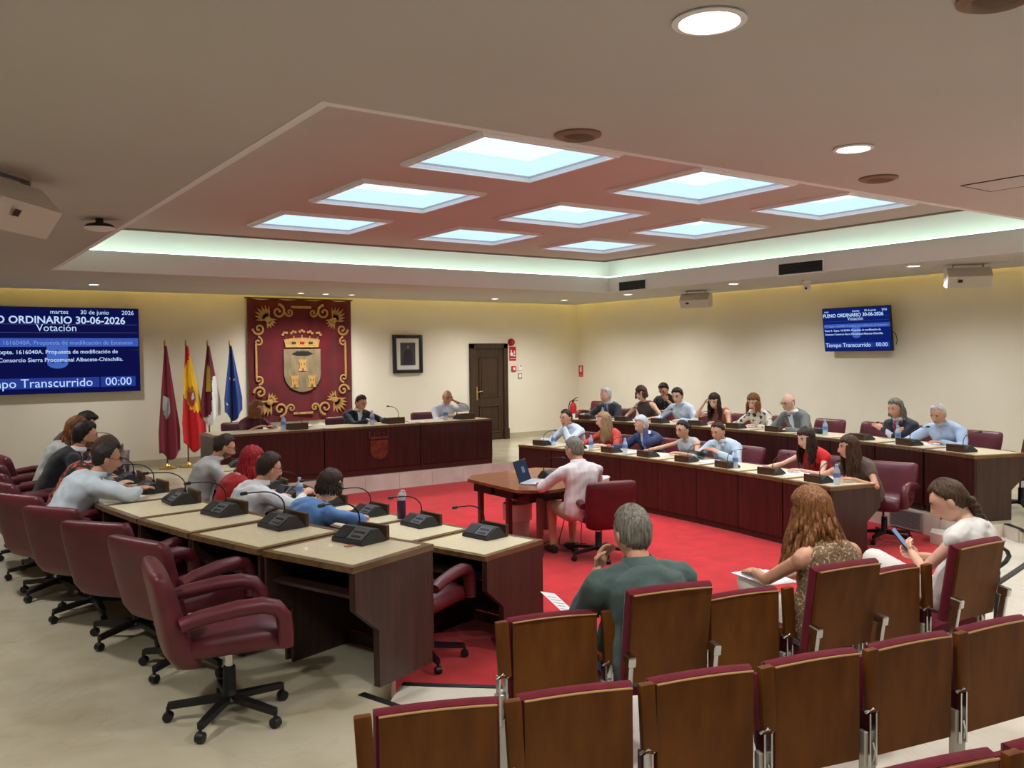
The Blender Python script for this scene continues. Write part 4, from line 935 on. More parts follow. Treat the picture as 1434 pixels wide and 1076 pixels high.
for sx in (-1, 1):
    for sz in (-1, 1):
        b = MB(); b.box(sx * .635 - .633, sx * .635 + .633, 0, .06, sz * .355 - .353, sz * .355 + .353); part('screen_panel', b, m_black, r, smooth=False)
        b = MB(); b.box(sx * .635 - .631, sx * .635 + .631, -.001, .001, sz * .355 - .351, sz * .355 + .351); part('display', b, e_bg, r, smooth=False)
b = MB(); b.box(-.9, .9, .06, .15, -.5, .5); part('mount', b, m_dgrey, r, smooth=False)
council_screen(r, 2.52, 1.41, True)
r = thing('wall_television', 'flat television with the blue agenda tilted on the right wall', 'television', (13.02, 8.58, 2.50), -PI / 2)
r.rotation_euler = (R_(7), 0, -PI / 2)
b = MB(); b.rbox(-.63, .63, 0, .045, -.37, .37, .006, 1); part('casing', b, m_black, r, smooth=False)
b = MB(); b.box(-.615, .615, -.001, .001, -.355, .355); part('display', b, emat('tv_navy', (16, 34, 110), .9), r, smooth=False)
b = MB(); b.box(-.2, .2, .04, .14, -.15, .15); part('wall_mount', b, m_dgrey, r, smooth=False)
b = MB(); b.tube([(.60, .05, -.05), (.66, .06, -.1), (.67, .08, -.2), (.62, .12, -.28)], .006, 6); part('cable', b, m_black, r)
council_screen(r, 1.23, .71, True)
# ---- banner
m_velvet = mat('banner_velvet', (98, 9, 22), rough=.9, col2=(82, 7, 18), scale=(3, 3, 3), sheen=.3)
m_gold2 = mat('gold_embroidery', (192, 152, 90), rough=.55, col2=(154, 114, 58), scale=(60, 60, 60), bump=.4, bscale=(120, 120, 120))
r = thing('crest_banner', 'dark red velvet banner with gold scrolls and a castle crest on the back wall', 'banner', (6.33, 16.0, 2.09))
BW, BH = 1.045, 1.17
b = MB(); n = 60; rings = []
for i in range(n + 1):
    x = -BW + 2 * BW * i / n; y = .02 * math.sin(x * 7) * .4 + .012 * math.sin(x * 17 + 1) * (x > .2); sag = -.02 * math.sin((x / BW + 1) * PI * 2) ** 2
    rings.append([(x, y + .1, BH + sag), (x, y + .112, BH + sag), (x * .995, y * 1.5 + .112, -BH), (x * .995, y * 1.5 + .1, -BH)])
b.loft(rings); part('cloth', b, m_velvet, r)
b = MB(); b.tube([(-BW - .04, .11, BH + .01), (BW + .04, .11, BH + .01)], .014, 8); part('hanging_rod', b, m_woodd, r)
YE = .07
def flatpoly(b, pts, th=.012, mi=0): b.prism(pts, 0, th, mi, M=Matrix.Translation((0, YE + .012, 0)) @ Matrix.Rotation(R_(90), 4, 'X'))
def spiral(b, cx, cz, r0, turns, a0, sg, wd=.02, n=26):
    pts = []
    for k in range(n):
        t = k / (n - 1); a = a0 + sg * turns * 2 * PI * t; rr = r0 * (1 - .8 * t); pts.append((cx + rr * math.cos(a), YE, cz + rr * math.sin(a)))
    b.tube(pts, [wd * (1 - .45 * k / (n - 1)) for k in range(n)], 6, flat=.4, up=(0, 1, 0))
    b.ell((pts[-1][0], YE, pts[-1][2]), wd * 1.1, .008, wd * 1.1, 8)
def leaf(b, x, z, ang, L, w_):
    c, s = math.cos(ang), math.sin(ang); pr = [(0, -.25), (.3, -.9), (.6, -.8), (1, 0), (.6, .8), (.3, .9), (0, .25)]
    flatpoly(b, [(x + c * u * L - s * v * w_, z + s * u * L + c * v * w_) for u, v in pr], .014)
for sx in (-1, 1):
    for sz in (-1, 1):
        b = MB(); X = lambda v: sx * v; ZZ = lambda v: sz * v
        def sp_(cx, cz, r0, tn, a0, sg, wd):
            pts = []; n = 24
            for k in range(n):
                t = k / (n - 1); a = a0 + sg * tn * 2 * PI * t; rr = r0 * (1 - .8 * t); pts.append((sx * (cx + rr * math.cos(a)), YE, sz * (cz + rr * math.sin(a))))
            b.tube(pts, [wd * (1 - .4 * k / (n - 1)) for k in range(n)], 6, flat=.4, up=(0, 1, 0)); b.ell(pts[-1], wd * 1.2, .009, wd * 1.2, 8)
        sp_(.46, .93, .14, 1.2, 1.6, 1, .024); sp_(.24, .92, .085, 1.1, .0, -1, .02)
        sp_(.84, .60, .12, 1.2, 0, -1, .024); sp_(.86, .36, .09, 1.1, 1.6, 1, .02)
        for k in range(7):
            a = math.atan2(1, 1) + (k - 3) * .30
            leaf(b, sx * .66, sz * .79, math.atan2(sz * math.sin(a), sx * math.cos(a)), .30 - .02 * abs(k - 3), .03)
        for k in range(5):
            a = math.atan2(-1, -1) + (k - 2) * .42
            leaf(b, sx * .66, sz * .77, math.atan2(sz * math.sin(a), sx * math.cos(a)), .17, .026)
        b.ell((sx * .66, YE, sz * .78), .07, .014, .06, 10)
        part('corner_scroll', b, m_gold2, r)
for x0, x1, z0, z1 in ((-.2, .2, .998, 1.042), (-.2, .2, -1.042, -.998), (-.92, -.88, -.32, .32), (.88, .92, -.32, .32)):
    b = MB(); b.rbox(x0, x1, YE - .006, YE + .012, z0, z1, .004, 1); part('border', b, m_gold2, r, smooth=False)
b = MB(); hw = .37; flatpoly(b, [(-hw, .22), (hw, .22), (hw, -.25)] + [(hw * math.cos(a), -.25 - .36 * math.sin(a)) for a in np.linspace(.1, PI - .1, 17)] + [(-hw, -.25)], .02)
sh = part('shield', b, mat('shield_cloth', (132, 116, 88), rough=.8, col2=(112, 96, 70), scale=(14, 14, 3), bump=.4, bscale=(14, 14, 4)), r, smooth=False)
def castle(cx, cz, s):
    b = MB(); w_ = .10 * s; h_ = .16 * s
    pts = [(-w_ * 1.15, -h_), (w_ * 1.15, -h_), (w_ * 1.05, -h_ * .7), (w_ * .8, -h_ * .5), (w_ * .8, h_ * .45), (w_ * 1.1, h_ * .62), (w_ * 1.1, h_)]
    for k in range(3): x0 = w_ * (.75 - .62 * k); pts += [(x0, h_), (x0, h_ * .8), (x0 - w_ * .3, h_ * .8), (x0 - w_ * .3, h_)]
    pts += [(-w_ * 1.1, h_), (-w_ * 1.1, h_ * .62), (-w_ * .8, h_ * .45), (-w_ * .8, -h_ * .5), (-w_ * 1.05, -h_ * .7)]
    b.prism([(cx + x, cz + z) for x, z in pts], 0, .014, M=Matrix.Translation((0, YE - .006, 0)) @ Matrix.Rotation(R_(90), 4, 'X')); o = part('castle', b, m_gold2, r, smooth=False)
    d = MB(); T = Matrix.Translation((0, YE - .021, 0)) @ Matrix.Rotation(R_(90), 4, 'X')
    d.prism([(cx - w_ * .25, cz - h_ * .98), (cx + w_ * .25, cz - h_ * .98), (cx + w_ * .25, cz - h_ * .6), (cx, cz - h_ * .45), (cx - w_ * .25, cz - h_ * .6)], 0, .003, M=T)
    for sx in (-1, 1): d.prism([(cx + sx * w_ * .4 - .012 * s, cz), (cx + sx * w_ * .4 + .012 * s, cz), (cx + sx * w_ * .4 + .012 * s, cz + .05 * s), (cx + sx * w_ * .4 - .012 * s, cz + .05 * s)], 0, .003, M=T)
    part('openings', d, mat('castle_dark', (110, 80, 44), rough=.8), o, smooth=False)
castle(.0, -.09, .75); castle(-.17, -.40, .75); castle(.18, -.40, .75)
b = MB(); bat = [(0, .03), (.03, .055), (.05, .03), (.10, .045), (.21, -.01), (.15, -.02), (.11, -.045), (.07, -.03), (.03, -.05), (0, -.03)]
b.prism([(x, z + .135) for x, z in bat] + [(-x, z + .135) for x, z in bat[::-1][1:-1]], 0, .012, M=Matrix.Translation((0, YE - .01, 0)) @ Matrix.Rotation(R_(90), 4, 'X')); part('bat', b, m_black, r, smooth=False)
cr = link('crown', None, r)
b = MB(); flatpoly(b, [(-.33, .25), (.33, .25), (.36, .40)] + [(.36 - .72 * k / 12, .40 + .035 * math.sin(PI * k / 12)) for k in range(1, 12)] + [(-.36, .40)], .024); part('crown_band', b, m_gold2, cr, smooth=False)
for k in range(-2, 3):
    b = MB(); x0 = k * .165; z0 = .43 + .04 * (1 - abs(k) / 2); ang = PI / 2 - k * .22
    b.tube([(k * .15, YE, .40), (x0, YE, z0 + .02)], .012, 6, flat=.5)
    for da in (-1.0, 0, 1.0): b.ell((x0 + .05 * math.cos(ang + da), YE - .004, z0 + .055 + .05 * math.sin(ang + da)), .028, .012, .028, 8)
    part('crown_leaf', b, m_gold2, cr)
for k, c in ((-1, (40, 70, 50)), (0, (150, 30, 30)), (1, (40, 70, 50))):
    b = MB(); b.rbox(k * .17 - .045, k * .17 + .045, YE - .022, YE - .01, .31, .36, .008, 1); part('jewel', b, mat('jewel_%d_%d_%d' % c, c, rough=.3), cr)
# ---- portrait
r = thing('framed_portrait', 'dark framed portrait with white mat on the back wall', 'picture', (8.645, 16.11, 2.19))
b = MB(); 
for x0, x1, z0, z1 in ((-.345, -.27, -.40, .40), (.27, .345, -.40, .40), (-.27, .27, .325, .40), (-.27, .27, -.40, -.325)): b.rbox(x0, x1, -.03, .03, z0, z1, .01, 2)
part('frame', b, mat('frame_black', (34, 30, 28), rough=.35), r)
b = MB(); b.box(-.272, .272, -.004, .02, -.327, .327); part('mat_board', b, mat('mat_white', (214, 212, 204), rough=.8), r, smooth=False)
b = MB(); b.box(-.175, .175, -.008, -.002, -.235, .235); part('print', b, mat('print_grey', (72, 70, 76), rough=.5, col2=(52, 50, 58), scale=(3, 3, 3)), r, smooth=False)
b = MB(); T = Matrix.Translation((0, -.008, 0)) @ Matrix.Rotation(R_(90), 4, 'X')
b.prism([(-.10, -.235), (.10, -.235), (.10, .02), (.06, .08), (.02, .10), (-.02, .10), (-.06, .08), (-.10, .02)], 0, .002, M=T); part('figure', b, mat('figure_dark', (34, 34, 40), rough=.6), r, smooth=False)
b = MB(); b.prism([(.034 * math.cos(a), .145 + .045 * math.sin(a)) for a in np.linspace(0, 2 * PI, 14, endpoint=False)], 0, .003, M=T); part('face', b, mat('figure_face', (120, 104, 98), rough=.6), r, smooth=False)
# ---- door
r = link('door_1', None, None, (10.675, 16.15, MZ)); r['kind'] = 'structure'
b = MB(); b.rbox(-.505, -.385, -.06, 0, 0, 2.15, .01, 1); b.rbox(.385, .505, -.06, 0, 0, 2.15, .01, 1); b.rbox(-.505, .505, -.06, 0, 2.03, 2.15, .01, 1); b.box(-.515, -.375, -.075, 0, 0, .24); b.box(.375, .515, -.075, 0, 0, .24); part('door_frame', b, m_doorw, r, smooth=False)
b = MB(); b.box(-.385, .385, -.03, -.005, 0.005, 2.03); lf = part('door_leaf', b, m_doorw, r, smooth=False)
for z0, z1 in ((.95, 1.86), (.16, .78)):
    b = MB()
    for x0, x1, a, c in ((-.27, -.235, z0, z1), (.235, .27, z0, z1), (-.27, .27, z0, z0 + .035), (-.27, .27, z1 - .035, z1)): b.rbox(x0, x1, -.05, -.03, a, c, .008, 1)
    b.box(-.2, .2, -.04, -.03, z0 + .07, z1 - .07); part('door_panel', b, m_doorw, lf, smooth=False)
b = MB(); b.rbox(-.345, -.305, -.042, -.03, .90, 1.2, .006, 1); b.tube([(-.325, -.04, 1.08), (-.325, -.08, 1.08), (-.25, -.085, 1.095), (-.205, -.08, 1.10)], .009, 8); part('door_handle', b, m_gold, lf)
# ---- fire signs, alarms, extinguisher
m_red = mat('signal_red', (196, 24, 34), rough=.4); m_sw = mat('sign_white', (240, 238, 236), rough=.5)
r = thing('alarm_siren', 'small round red alarm bell above the door corner', 'alarm', (11.30, 16.15, 2.43))
b = MB(); b.lathe([(.085, 0), (.085, .03), (.065, .07), (.02, .075)], 20, M=Matrix.Rotation(R_(90), 4, 'X')); part('body', b, mat('alarm_red', (150, 16, 26), rough=.35), r)
b = MB(); b.lathe([(.03, .074), (.03, .085)], 12, M=Matrix.Rotation(R_(90), 4, 'X')); part('boss', b, m_red, r)
def sign(x, y, z, rz, w_, h_, label, icon):
    r = thing('fire_sign', label, 'sign', (x, y, z), rz, 'red fire safety signs')
    b = MB(); b.box(-w_ / 2, w_ / 2, -.006, 0, -h_ / 2, h_ / 2); part('plate', b, m_red, r, smooth=False)
    b = MB(); T = Matrix.Translation((0, -.006, 0)) @ Matrix.Rotation(R_(90), 4, 'X')
    if icon == 'hand':
        b.prism([(-.06, -.04), (-.02, -.06), (.01, -.03), (.005, .02), (-.02, .03), (-.03, .09), (-.055, .09), (-.055, .03), (-.075, .0)], 0, .002, M=T); b.box(.03, .06, -.008, -.006, .0, .07); b.box(.02, .065, -.008, -.006, -.06, -.02)
    else:
        b.prism([(-.035, -.02), (.015, -.02), (.015, .09), (-.01, .12), (-.035, .09)], 0, .002, M=T); b.box(.03, .04, -.008, -.006, -.02, .12)
    b.box(-w_ * .42, w_ * .42, -.008, -.006, -h_ * .36, -h_ * .33); part('pictogram', b, m_sw, r, smooth=False)
sign(11.345, 16.15, 2.17, 0, .185, .32, 'red fire alarm sign with a white hand beside the door', 'hand')
sign(13.24, 16.02, 1.74, -PI / 2, .16, .27, 'red fire extinguisher sign near the room corner on the right wall', 'ext')
r = thing('call_point', 'small red fire call point box beside the door', 'alarm button', (11.36, 16.15, 1.83)); b = MB(); b.rbox(-.06, .06, -.04, 0, -.06, .06, .008, 1); part('box', b, m_red, r); b = MB(); b.box(-.03, .03, -.043, -.04, -.03, .03); part('glass', b, m_sw, r, smooth=False)
r = thing('thermostat', 'white thermostat box above the light switch near the door', 'switch', (11.54, 16.15, 1.86)); b = MB(); b.rbox(-.05, .05, -.03, 0, -.07, .07, .006, 1); part('case', b, m_sw, r); b = MB(); b.box(-.005, .03, -.032, -.03, .02, .045); part('window', b, m_dgrey, r, smooth=False)
r = thing('light_switch', 'grey light switch plate below the white thermostat', 'switch', (11.54, 16.15, 1.66)); b = MB(); b.rbox(-.055, .055, -.014, 0, -.065, .065, .004, 1); part('plate', b, mat('switch_grey', (150, 146, 130), rough=.5), r); b = MB(); b.rbox(-.035, .035, -.02, -.014, -.03, .045, .003, 1); part('rocker', b, m_sw, r)
r = thing('fire_extinguisher', 'red fire extinguisher in the corner behind the desks', 'extinguisher', (12.85, 15.85, MZ + .26))
b = MB(); b.lathe([(.06, 0), (.078, .01), (.08, .40), (.06, .46), (.03, .49), (.028, .52)], 20); part('cylinder', b, m_red, r)
b = MB(); b.lathe([(.03, .52), (.03, .56)], 12); b.tube([(0, 0, .56), (.05, -.03, .60), (.11, -.05, .62)], .01, 6); b.tube([(0, 0, .55), (.06, -.03, .55), (.1, -.05, .53)], .009, 6); part('valve', b, m_black, r)
b = MB(); b.tube([(-.02, 0, .54), (-.09, 0, .52), (-.13, 0, .42), (-.12, 0, .25), (-.10, -.02, .12)], .012, 8); part('hose', b, m_black, r)
b = MB(); b.lathe([(.082, .08), (.082, .24)], 20, cap=False); part('label', b, m_sw, r)
b = MB(); b.lathe([(.12, -.26), (.12, -.24), (.03, -.23), (.03, -.02), (.07, 0)], 16); part('stand', b, m_steel, r)
r = thing('side_stand', 'small dark wooden stand with a curved handle beside the door', 'stand', (9.25, 15.3, MZ))
b = MB(); b.rbox(-.2, .2, -.15, .15, .62, .66, .006, 1); part('top', b, m_woodd, r)
for x in (-.17, .17):
    for y in (-.12, .12): b = MB(); b.box(x - .018, x + .018, y - .018, y + .018, 0, .63); part('leg', b, m_woodd, r, smooth=False)
b = MB(); b.tube([(-.12, 0, .66), (-.1, 0, .74), (-.02, 0, .80), (.06, 0, .78), (.08, 0, .7), (.06, 0, .66)], .012, 8); part('handle', b, m_black, r)
# ---- flags
def flag(x, y, label, bands, w_, zb, emblem, ph, pole_top=2.42, lean=0.0):
    r = thing('flag', label, 'flag', (x, y, MZ), 0, 'flags standing by the back wall')
    b = MB(); b.lathe([(.15, 0), (.15, .02), (.05, .05), (.02, .09)], 20); part('base', b, m_gold, r)
    b = MB(); b.tube([(0, 0, .05), (0, 0, pole_top - MZ - .04)], .013, 8); part('pole', b, mat('pole_brown', (92, 70, 48), rough=.4), r)
    b = MB(); zt = pole_top - MZ; b.lathe([(.012, zt - .04), (.022, zt - .02), (.012, zt), (.018, zt + .02), (.003, zt + .06)], 10); part('finial', b, m_gold, r)
    # hanging cloth: columns t across, rows s down
    nT, nS = 26, 30; b = MB(); zt = zt - .05; grid = []
    def cp(s, t):
        wd = w_ * (.12 + .88 * min(1, s / .8) ** 1.0); fold = math.sin(t * 9.5 + ph) * .045 + math.sin(t * 19 + ph * 2) * .018
        xx = (-.42 + t) * wd + lean * s; yy = -.02 - fold * (.25 + .75 * s) - .03
        bot = zb - MZ + .20 * abs(t - .45) ** .9 + .05 * math.sin(t * 7 + ph)
        return (xx, yy, zt + (bot - zt) * s)
    for i in range(nS + 1):
        for j in range(nT + 1): grid.append(cp(i / nS, j / nT))
    vs = grid; fs = []; ms = []
    mats = [mat('flag_%d_%d_%d' % c, c, rough=.75, sheen=.2) for c in dict.fromkeys(c for c, _ in [(bands(s_, t_), 0) for s_ in np.linspace(.01, .99, 20) for t_ in np.linspace(.01, .99, 20)])]
    keys = [c for c in dict.fromkeys(bands(s_, t_) for s_ in np.linspace(.01, .99, 20) for t_ in np.linspace(.01, .99, 20))]
    for i in range(nS):
        for j in range(nT):
            c = bands((i + .5) / nS, (j + .5) / nT); k = keys.index(c)
            b.add([grid[i * (nT + 1) + j], grid[i * (nT + 1) + j + 1], grid[(i + 1) * (nT + 1) + j + 1], grid[(i + 1) * (nT + 1) + j]], [(0, 3, 2, 1)], k)
    # weld
    me = b.mesh('cloth', mats); bm = bmesh.new(); bm.from_mesh(me); bmesh.ops.remove_doubles(bm, verts=bm.verts, dist=1e-5); bm.to_mesh(me); bm.free()
    me.polygons.foreach_set('use_smooth', [True] * len(me.polygons)); o = link('cloth', me, r)
    sd = o.modifiers.new('solid', 'SOLIDIFY'); sd.thickness = .004
    def patch(nm, uv, c, off=.01):
        q = MB(); n = len(uv); vs = []
        for s_, t_ in uv: p = cp(s_, t_); vs.append((p[0], p[1] - off, p[2]))
        q.add(vs + [(p[0], p[1] + .003, p[2]) for p in vs], [tuple(range(n)), tuple(range(n, 2 * n))[::-1]] + [(i, n + i, n + (i + 1) % n, (i + 1) % n) for i in range(n)])
        part(nm, q, mat('emblem_%d_%d_%d' % c, c, rough=.7), o, smooth=False)
    emblem(patch)
    return r
FB = (122, 22, 44)
def shield_uv(s0, s1, t0, t1): return [(s0, t0), (s0, t1), (s0 + (s1 - s0) * .6, t1), (s0 + (s1 - s0) * .85, t0 + (t1 - t0) * .75), (s1, (t0 + t1) / 2), (s0 + (s1 - s0) * .85, t0 + (t1 - t0) * .25), (s0 + (s1 - s0) * .6, t0)]
def em1(p): p('shield', shield_uv(.46, .66, .12, .62), (168, 170, 168)); p('bat', [(.48, .3), (.49, .5), (.53, .56), (.51, .42)], (60, 60, 66), .014); p('tower', [(.56, .2), (.56, .32), (.61, .32), (.61, .2)], (120, 124, 120), .014)
def em2(p):
    p('shield', shield_uv(.44, .58, .34, .66), (168, 60, 52)); p('quarter', [(.45, .5), (.45, .64), (.51, .64), (.51, .5)], (226, 214, 220), .014); p('crown', [(.40, .36), (.38, .42), (.40, .5), (.38, .58), (.40, .64), (.44, .62), (.44, .38)], (178, 110, 40), .014)
    p('column', [(.43, .24), (.43, .29), (.57, .29), (.57, .24)], (190, 160, 120)); p('column', [(.43, .71), (.43, .76), (.57, .76), (.57, .71)], (190, 160, 120))
def em3(p): p('castle', [(.28, .22), (.24, .26), (.28, .3), (.22, .36), (.28, .42), (.24, .46), (.3, .5), (.58, .5), (.6, .22)], (196, 168, 60)); p('gate', [(.48, .32), (.48, .4), (.58, .4), (.58, .32)], (90, 60, 60), .014)
def em4(p):
    def star(s0, t0, k=.035): return [(s0 + (k if i % 2 == 0 else k * .42) * .62 * -math.cos(PI * i / 5), t0 + (k if i % 2 == 0 else k * .42) * 2.4 * math.sin(PI * i / 5)) for i in range(10)]
    p('star', star(.46, .3), (236, 224, 190)); p('star', star(.46, .62), (236, 224, 190)); p('star', star(.86, .16), (236, 224, 190))
flag(3.70, 15.65, 'plain maroon flag with a grey shield, nearest the video wall', lambda s, t: FB, .36, .42, em1, .3)
flag(4.05, 15.65, 'red and yellow striped flag with a coat of arms', lambda s, t: (206, 20, 30) if (s + .16 * t < .22 or s + .3 * (1 - t) * 0 - .22 * t > .50) else (246, 196, 30), .42, .55, em2, 1.4, lean=.08)
flag(4.42, 15.65, 'maroon and white flag with a yellow castle emblem', lambda s, t: (238, 238, 236) if (t > .62 + (.42 - s) * .35 and s > .42 + .1 * (1 - t)) or s + .35 * t > 1.02 else (112, 22, 48), .36, 1.0, em3, 2.2)
flag(4.81, 15.65, 'dark blue flag with pale stars, nearest the red banner', lambda s, t: (16, 52, 132), .34, 1.05, em4, .9)
# ---------------------------------------------------------------- bottles, papers and small things
def bottle(x, y, z, label, s=1.0):
    r = thing('water_bottle', label, 'bottle', (x, y, z), random.uniform(0, 3), 'small water bottles on the desks'); r.scale = (s, s, s)
    b = MB(); b.lathe([(.028, 0), (.033, .006), (.033, .05), (.030, .06), (.033, .07), (.033, .125), (.028, .15), (.014, .178), (.0135, .19)], 16); part('body', b, m_plas, r)
    b = MB(); b.lathe([(.0345, .075), (.0345, .12)], 16, cap=False); part('label', b, m_blue, r)
    b = MB(); b.lathe([(.016, .188), (.016, .205), (.014, .207)], 14); part('cap', b, mat('cap_blue', (150, 190, 226), rough=.4), r)
def sheet(x, y, z, rz, label, n=3, w_=.21, h_=.297, group='papers on the desks'):
    r = thing('paper_stack', label, 'papers', (x, y, z), rz, group)
    for k in range(n):
        b = MB(); a = random.uniform(-.12, .12); ox_, oy_ = random.uniform(-.02, .02), random.uniform(-.02, .02); M_ = Matrix.Translation((ox_, oy_, k * .0022)) @ Matrix.Rotation(a, 4, 'Z')
        b.box(-w_ / 2, w_ / 2, -h_ / 2, h_ / 2, 0, .0018, M=M_); part('sheet', b, m_paper, r, smooth=False)
    b = MB()
    for k in range(9): b.box(-w_ * .38, w_ * (.38 if k % 3 else .2), h_ * (.36 - k * .08), h_ * (.36 - k * .08) + .006, n * .0022, n * .0022 + .0004, M=Matrix.Rotation(a, 4, 'Z') @ Matrix.Translation((ox_, oy_, -.0003)))
    part('print', b, mat('print_ink', (160, 164, 172), rough=.8), r, smooth=False)
def desk_bottle(u, x, y, lb): p = on_desk(u, x, y); bottle(p[0], p[1], p[2], lb, 1.05)
def desk_paper(u, x, y, lb, n=3, a=0): p = on_desk(u, x, y); sheet(p[0], p[1], p[2], u[0].rotation_euler.z + a, lb, n)
WBL = 'small clear water bottle with blue label %s'
desk_bottle(LO[5], -.1, -.36, WBL % 'beside the pale shirted man, left'); desk_bottle(LO[7], 0, -.4, WBL % 'at the far end of the left outer desk')
desk_bottle(LI[4], .12, -.25, WBL % 'in front of the man in white with glasses')
for i, x, lb in ((7, -.22, 'near the man with hand on mouth'), (6, -.28, 'in front of the woman in orange'), (5, -.25, 'in front of the navy suited man'), (2, -.12, 'at the empty place in the right front row'), (0, -.24, 'in front of the woman in brown')): desk_bottle(RF[i], x, -.2, WBL % lb)
for i, x, lb in ((9, -.3, 'before the grey suited man, far right'), (3, -.1, 'at the empty place in the right rear row'), (1, .22, 'between the two men at the near right rear')): desk_bottle(RB[i], x, -.22, WBL % lb)
bottle(4.72, 12.80, MZ + .783, WBL % 'in front of the woman in burgundy', 1.15); bottle(6.20, 12.80, MZ + .783, WBL % 'in front of the man in the dark suit', 1.15); bottle(7.58, 12.80, MZ + .783, WBL % 'before the presidential man in white', 1.15)
for row, nm, L_ in ((RF, 'right front row', ((0, .1), (1, -.1), (3, -.15), (4, .05), (5, -.2), (6, .1), (7, .1))), (RB, 'right rear row', ((1, -.1), (2, .2), (4, -.1), (5, 0), (6, -.2), (7, .1), (9, -.25)))):
    for i, x in L_: desk_paper(row[i], x, -.42, 'loose white papers on the %s desk bay of the %s' % (ordw(i), nm), 3, random.uniform(-.4, .4))
for i in (4, 6, 7): desk_paper(LO[i], .05, -.42, 'loose white papers on the %s desk bay of the left outer row' % ordw(i), 2, random.uniform(-.4, .4))
for i in (3, 4): desk_paper(LI[i], -.05, -.4, 'loose white papers on the %s desk bay of the left inner row' % ordw(i), 3, random.uniform(-.4, .4))
sheet(5.28, 12.86, MZ + .783, .3, 'white documents right of the woman in burgundy on the presidential table', 4); sheet(7.05, 12.9, MZ + .783, -.2, 'white documents right of the man in the dark suit', 3)
sheet(6.45, 7.6, .722, .5, 'thick stack of papers at the right end of the centre table', 8)
# tablet folders, purple flask, desk phone, tablet in hands
def slab(nm, loc, rot, sx, sy, th, m, label, cat, scr=None):
    r = thing(nm, label, cat, loc); r.rotation_euler = rot; b = MB(); b.rbox(-sx / 2, sx / 2, -sy / 2, sy / 2, 0, th, .004, 1); part('case', b, m, r)
    b = MB(); b.box(-sx * .46, sx * .46, -sy * .46, sy * .46, th, th + .001); part('screen', b, scr or mat('dark_glass', (24, 26, 32), rough=.15), r, smooth=False); return r
p = on_desk(LI[3], -.05, -.45, .76); slab('tablet', p, (R_(55), 0, LI[3][0].rotation_euler.z), .19, .25, .01, m_black, 'dark tablet propped before the man in white with glasses', 'tablet')
p = on_desk(LI[4], .0, -.42, .78); slab('tablet', p, (R_(40), 0, LI[4][0].rotation_euler.z + .2), .19, .25, .01, mat('tablet_blue', (120, 132, 168), rough=.4), 'pale tablet held up in front of the red haired woman', 'tablet')
p = on_desk(RF[3], .08, -.5, .80); slab('tablet', p, (R_(25), 0, RF[3][0].rotation_euler.z), .26, .19, .01, m_black, 'tablet held by the man in the pale blue blazer', 'tablet')
p = on_desk(RB[3], .1, -.35, .745); slab('desk_telephone', p, (R_(50), 0, RB[3][0].rotation_euler.z), .2, .16, .03, m_dgrey, 'dark screen device standing at the empty right rear place', 'device')
r = thing('purple_flask', 'purple drinking flask with clear lid on the left inner desk', 'flask', on_desk(LI[2], .28, -.10), 0)
b = MB(); b.lathe([(.034, 0), (.038, .006), (.038, .15), (.034, .16)], 18); part('body', b, mat('flask_purple', (64, 36, 66), rough=.35), r)
b = MB(); b.lathe([(.035, .16), (.035, .20), (.026, .22), (.012, .235)], 16); part('lid', b, m_plas, r)
b = MB(); b.tube([(.03, 0, .17), (.045, 0, .2), (.03, 0, .24), (0, 0, .245)], .005, 6); part('loop', b, m_paper, r)
p = on_desk(LO[0], -.02, -.33); slab('name_card', p, (0, 0, .4), .07, .045, .003, mat('card_red', (150, 70, 60), rough=.6), 'small red brown card below the console on the nearest left desk', 'card', mat('card_face', (176, 110, 90), rough=.6))
# ---------------------------------------------------------------- the people in the room
def at_unit(row, i, dist, z, along=0.0):
    r, p, d = row[i]; a = r.rotation_euler.z
    return (p[0] + d[0] * dist + math.cos(a) * along, p[1] + d[1] * dist + math.sin(a) * along, r.location.z + z), r.location.z, (-d[0], -d[1])
def mirror(k):          # the pose lists are written left to right as seen in the room; these people face the camera side
    for nm in ('hands', 'poles', 'palms'):
        if nm in k: a, b = k[nm]; k[nm] = ((-b[0], b[1], b[2]), (-a[0], a[1], a[2]))
    if 'curls' in k: k['curls'] = k['curls'][::-1]
    return k
def sit(row, i, dist, z, label, seed, turn=0.0, along=0.0, **k):
    h, fl_, fc = at_unit(row, i, dist, z, along)
    c, s = math.cos(R_(turn)), math.sin(R_(turn)); fc = (fc[0] * c - fc[1] * s, fc[0] * s + fc[1] * c)
    if row is RF or row is RB: mirror(k); k['hpitch'] = k.get('hpitch', 20) * .62
    return person(label, h, fl_, fc, seed=seed, **k)
# presidential table
person('woman with brown bob in a burgundy jacket at the presidential table', (4.52, 13.42, 1.345), MZ, (.15, -1), back=.20, hyaw=46, hpitch=4, hair=('bob', 'auburn'), top=(98, 40, 48), sleeve=.55, collar=False, female=True, skin=m_skin2, seed=1,
       hands=((-.12, .44, .83), (.10, .42, .83)))
person('man in a dark suit and open white shirt at the presidential table', (6.27, 13.36, 1.375), MZ, (.12, -1), back=.22, hyaw=10, hpitch=22, hair=('crop', 'dkbrown'), top=(30, 34, 46), blazer=(236, 238, 240), seed=2, skin=m_skin2,
       hands=((-.30, .50, .83), (.05, .50, .83)))
person('balding man in a white shirt touching his glasses at the presidential table', (7.95, 13.36, 1.40), MZ, (-.05, -1), back=.20, hyaw=0, hpitch=12, hair=('bald', 'dkbrown'), top=(222, 228, 240), sleeve=.8, glasses=True, seed=3, skin=m_skin2,
       hands=((-.12, .25, 1.08), (.12, .46, .84)), poles=((-.9, .5, -.6), (.7, -.3, -.9)), curls=(1.0, 1.0), palms=((.8, -.3, .2), (-.2, 0, -1)))
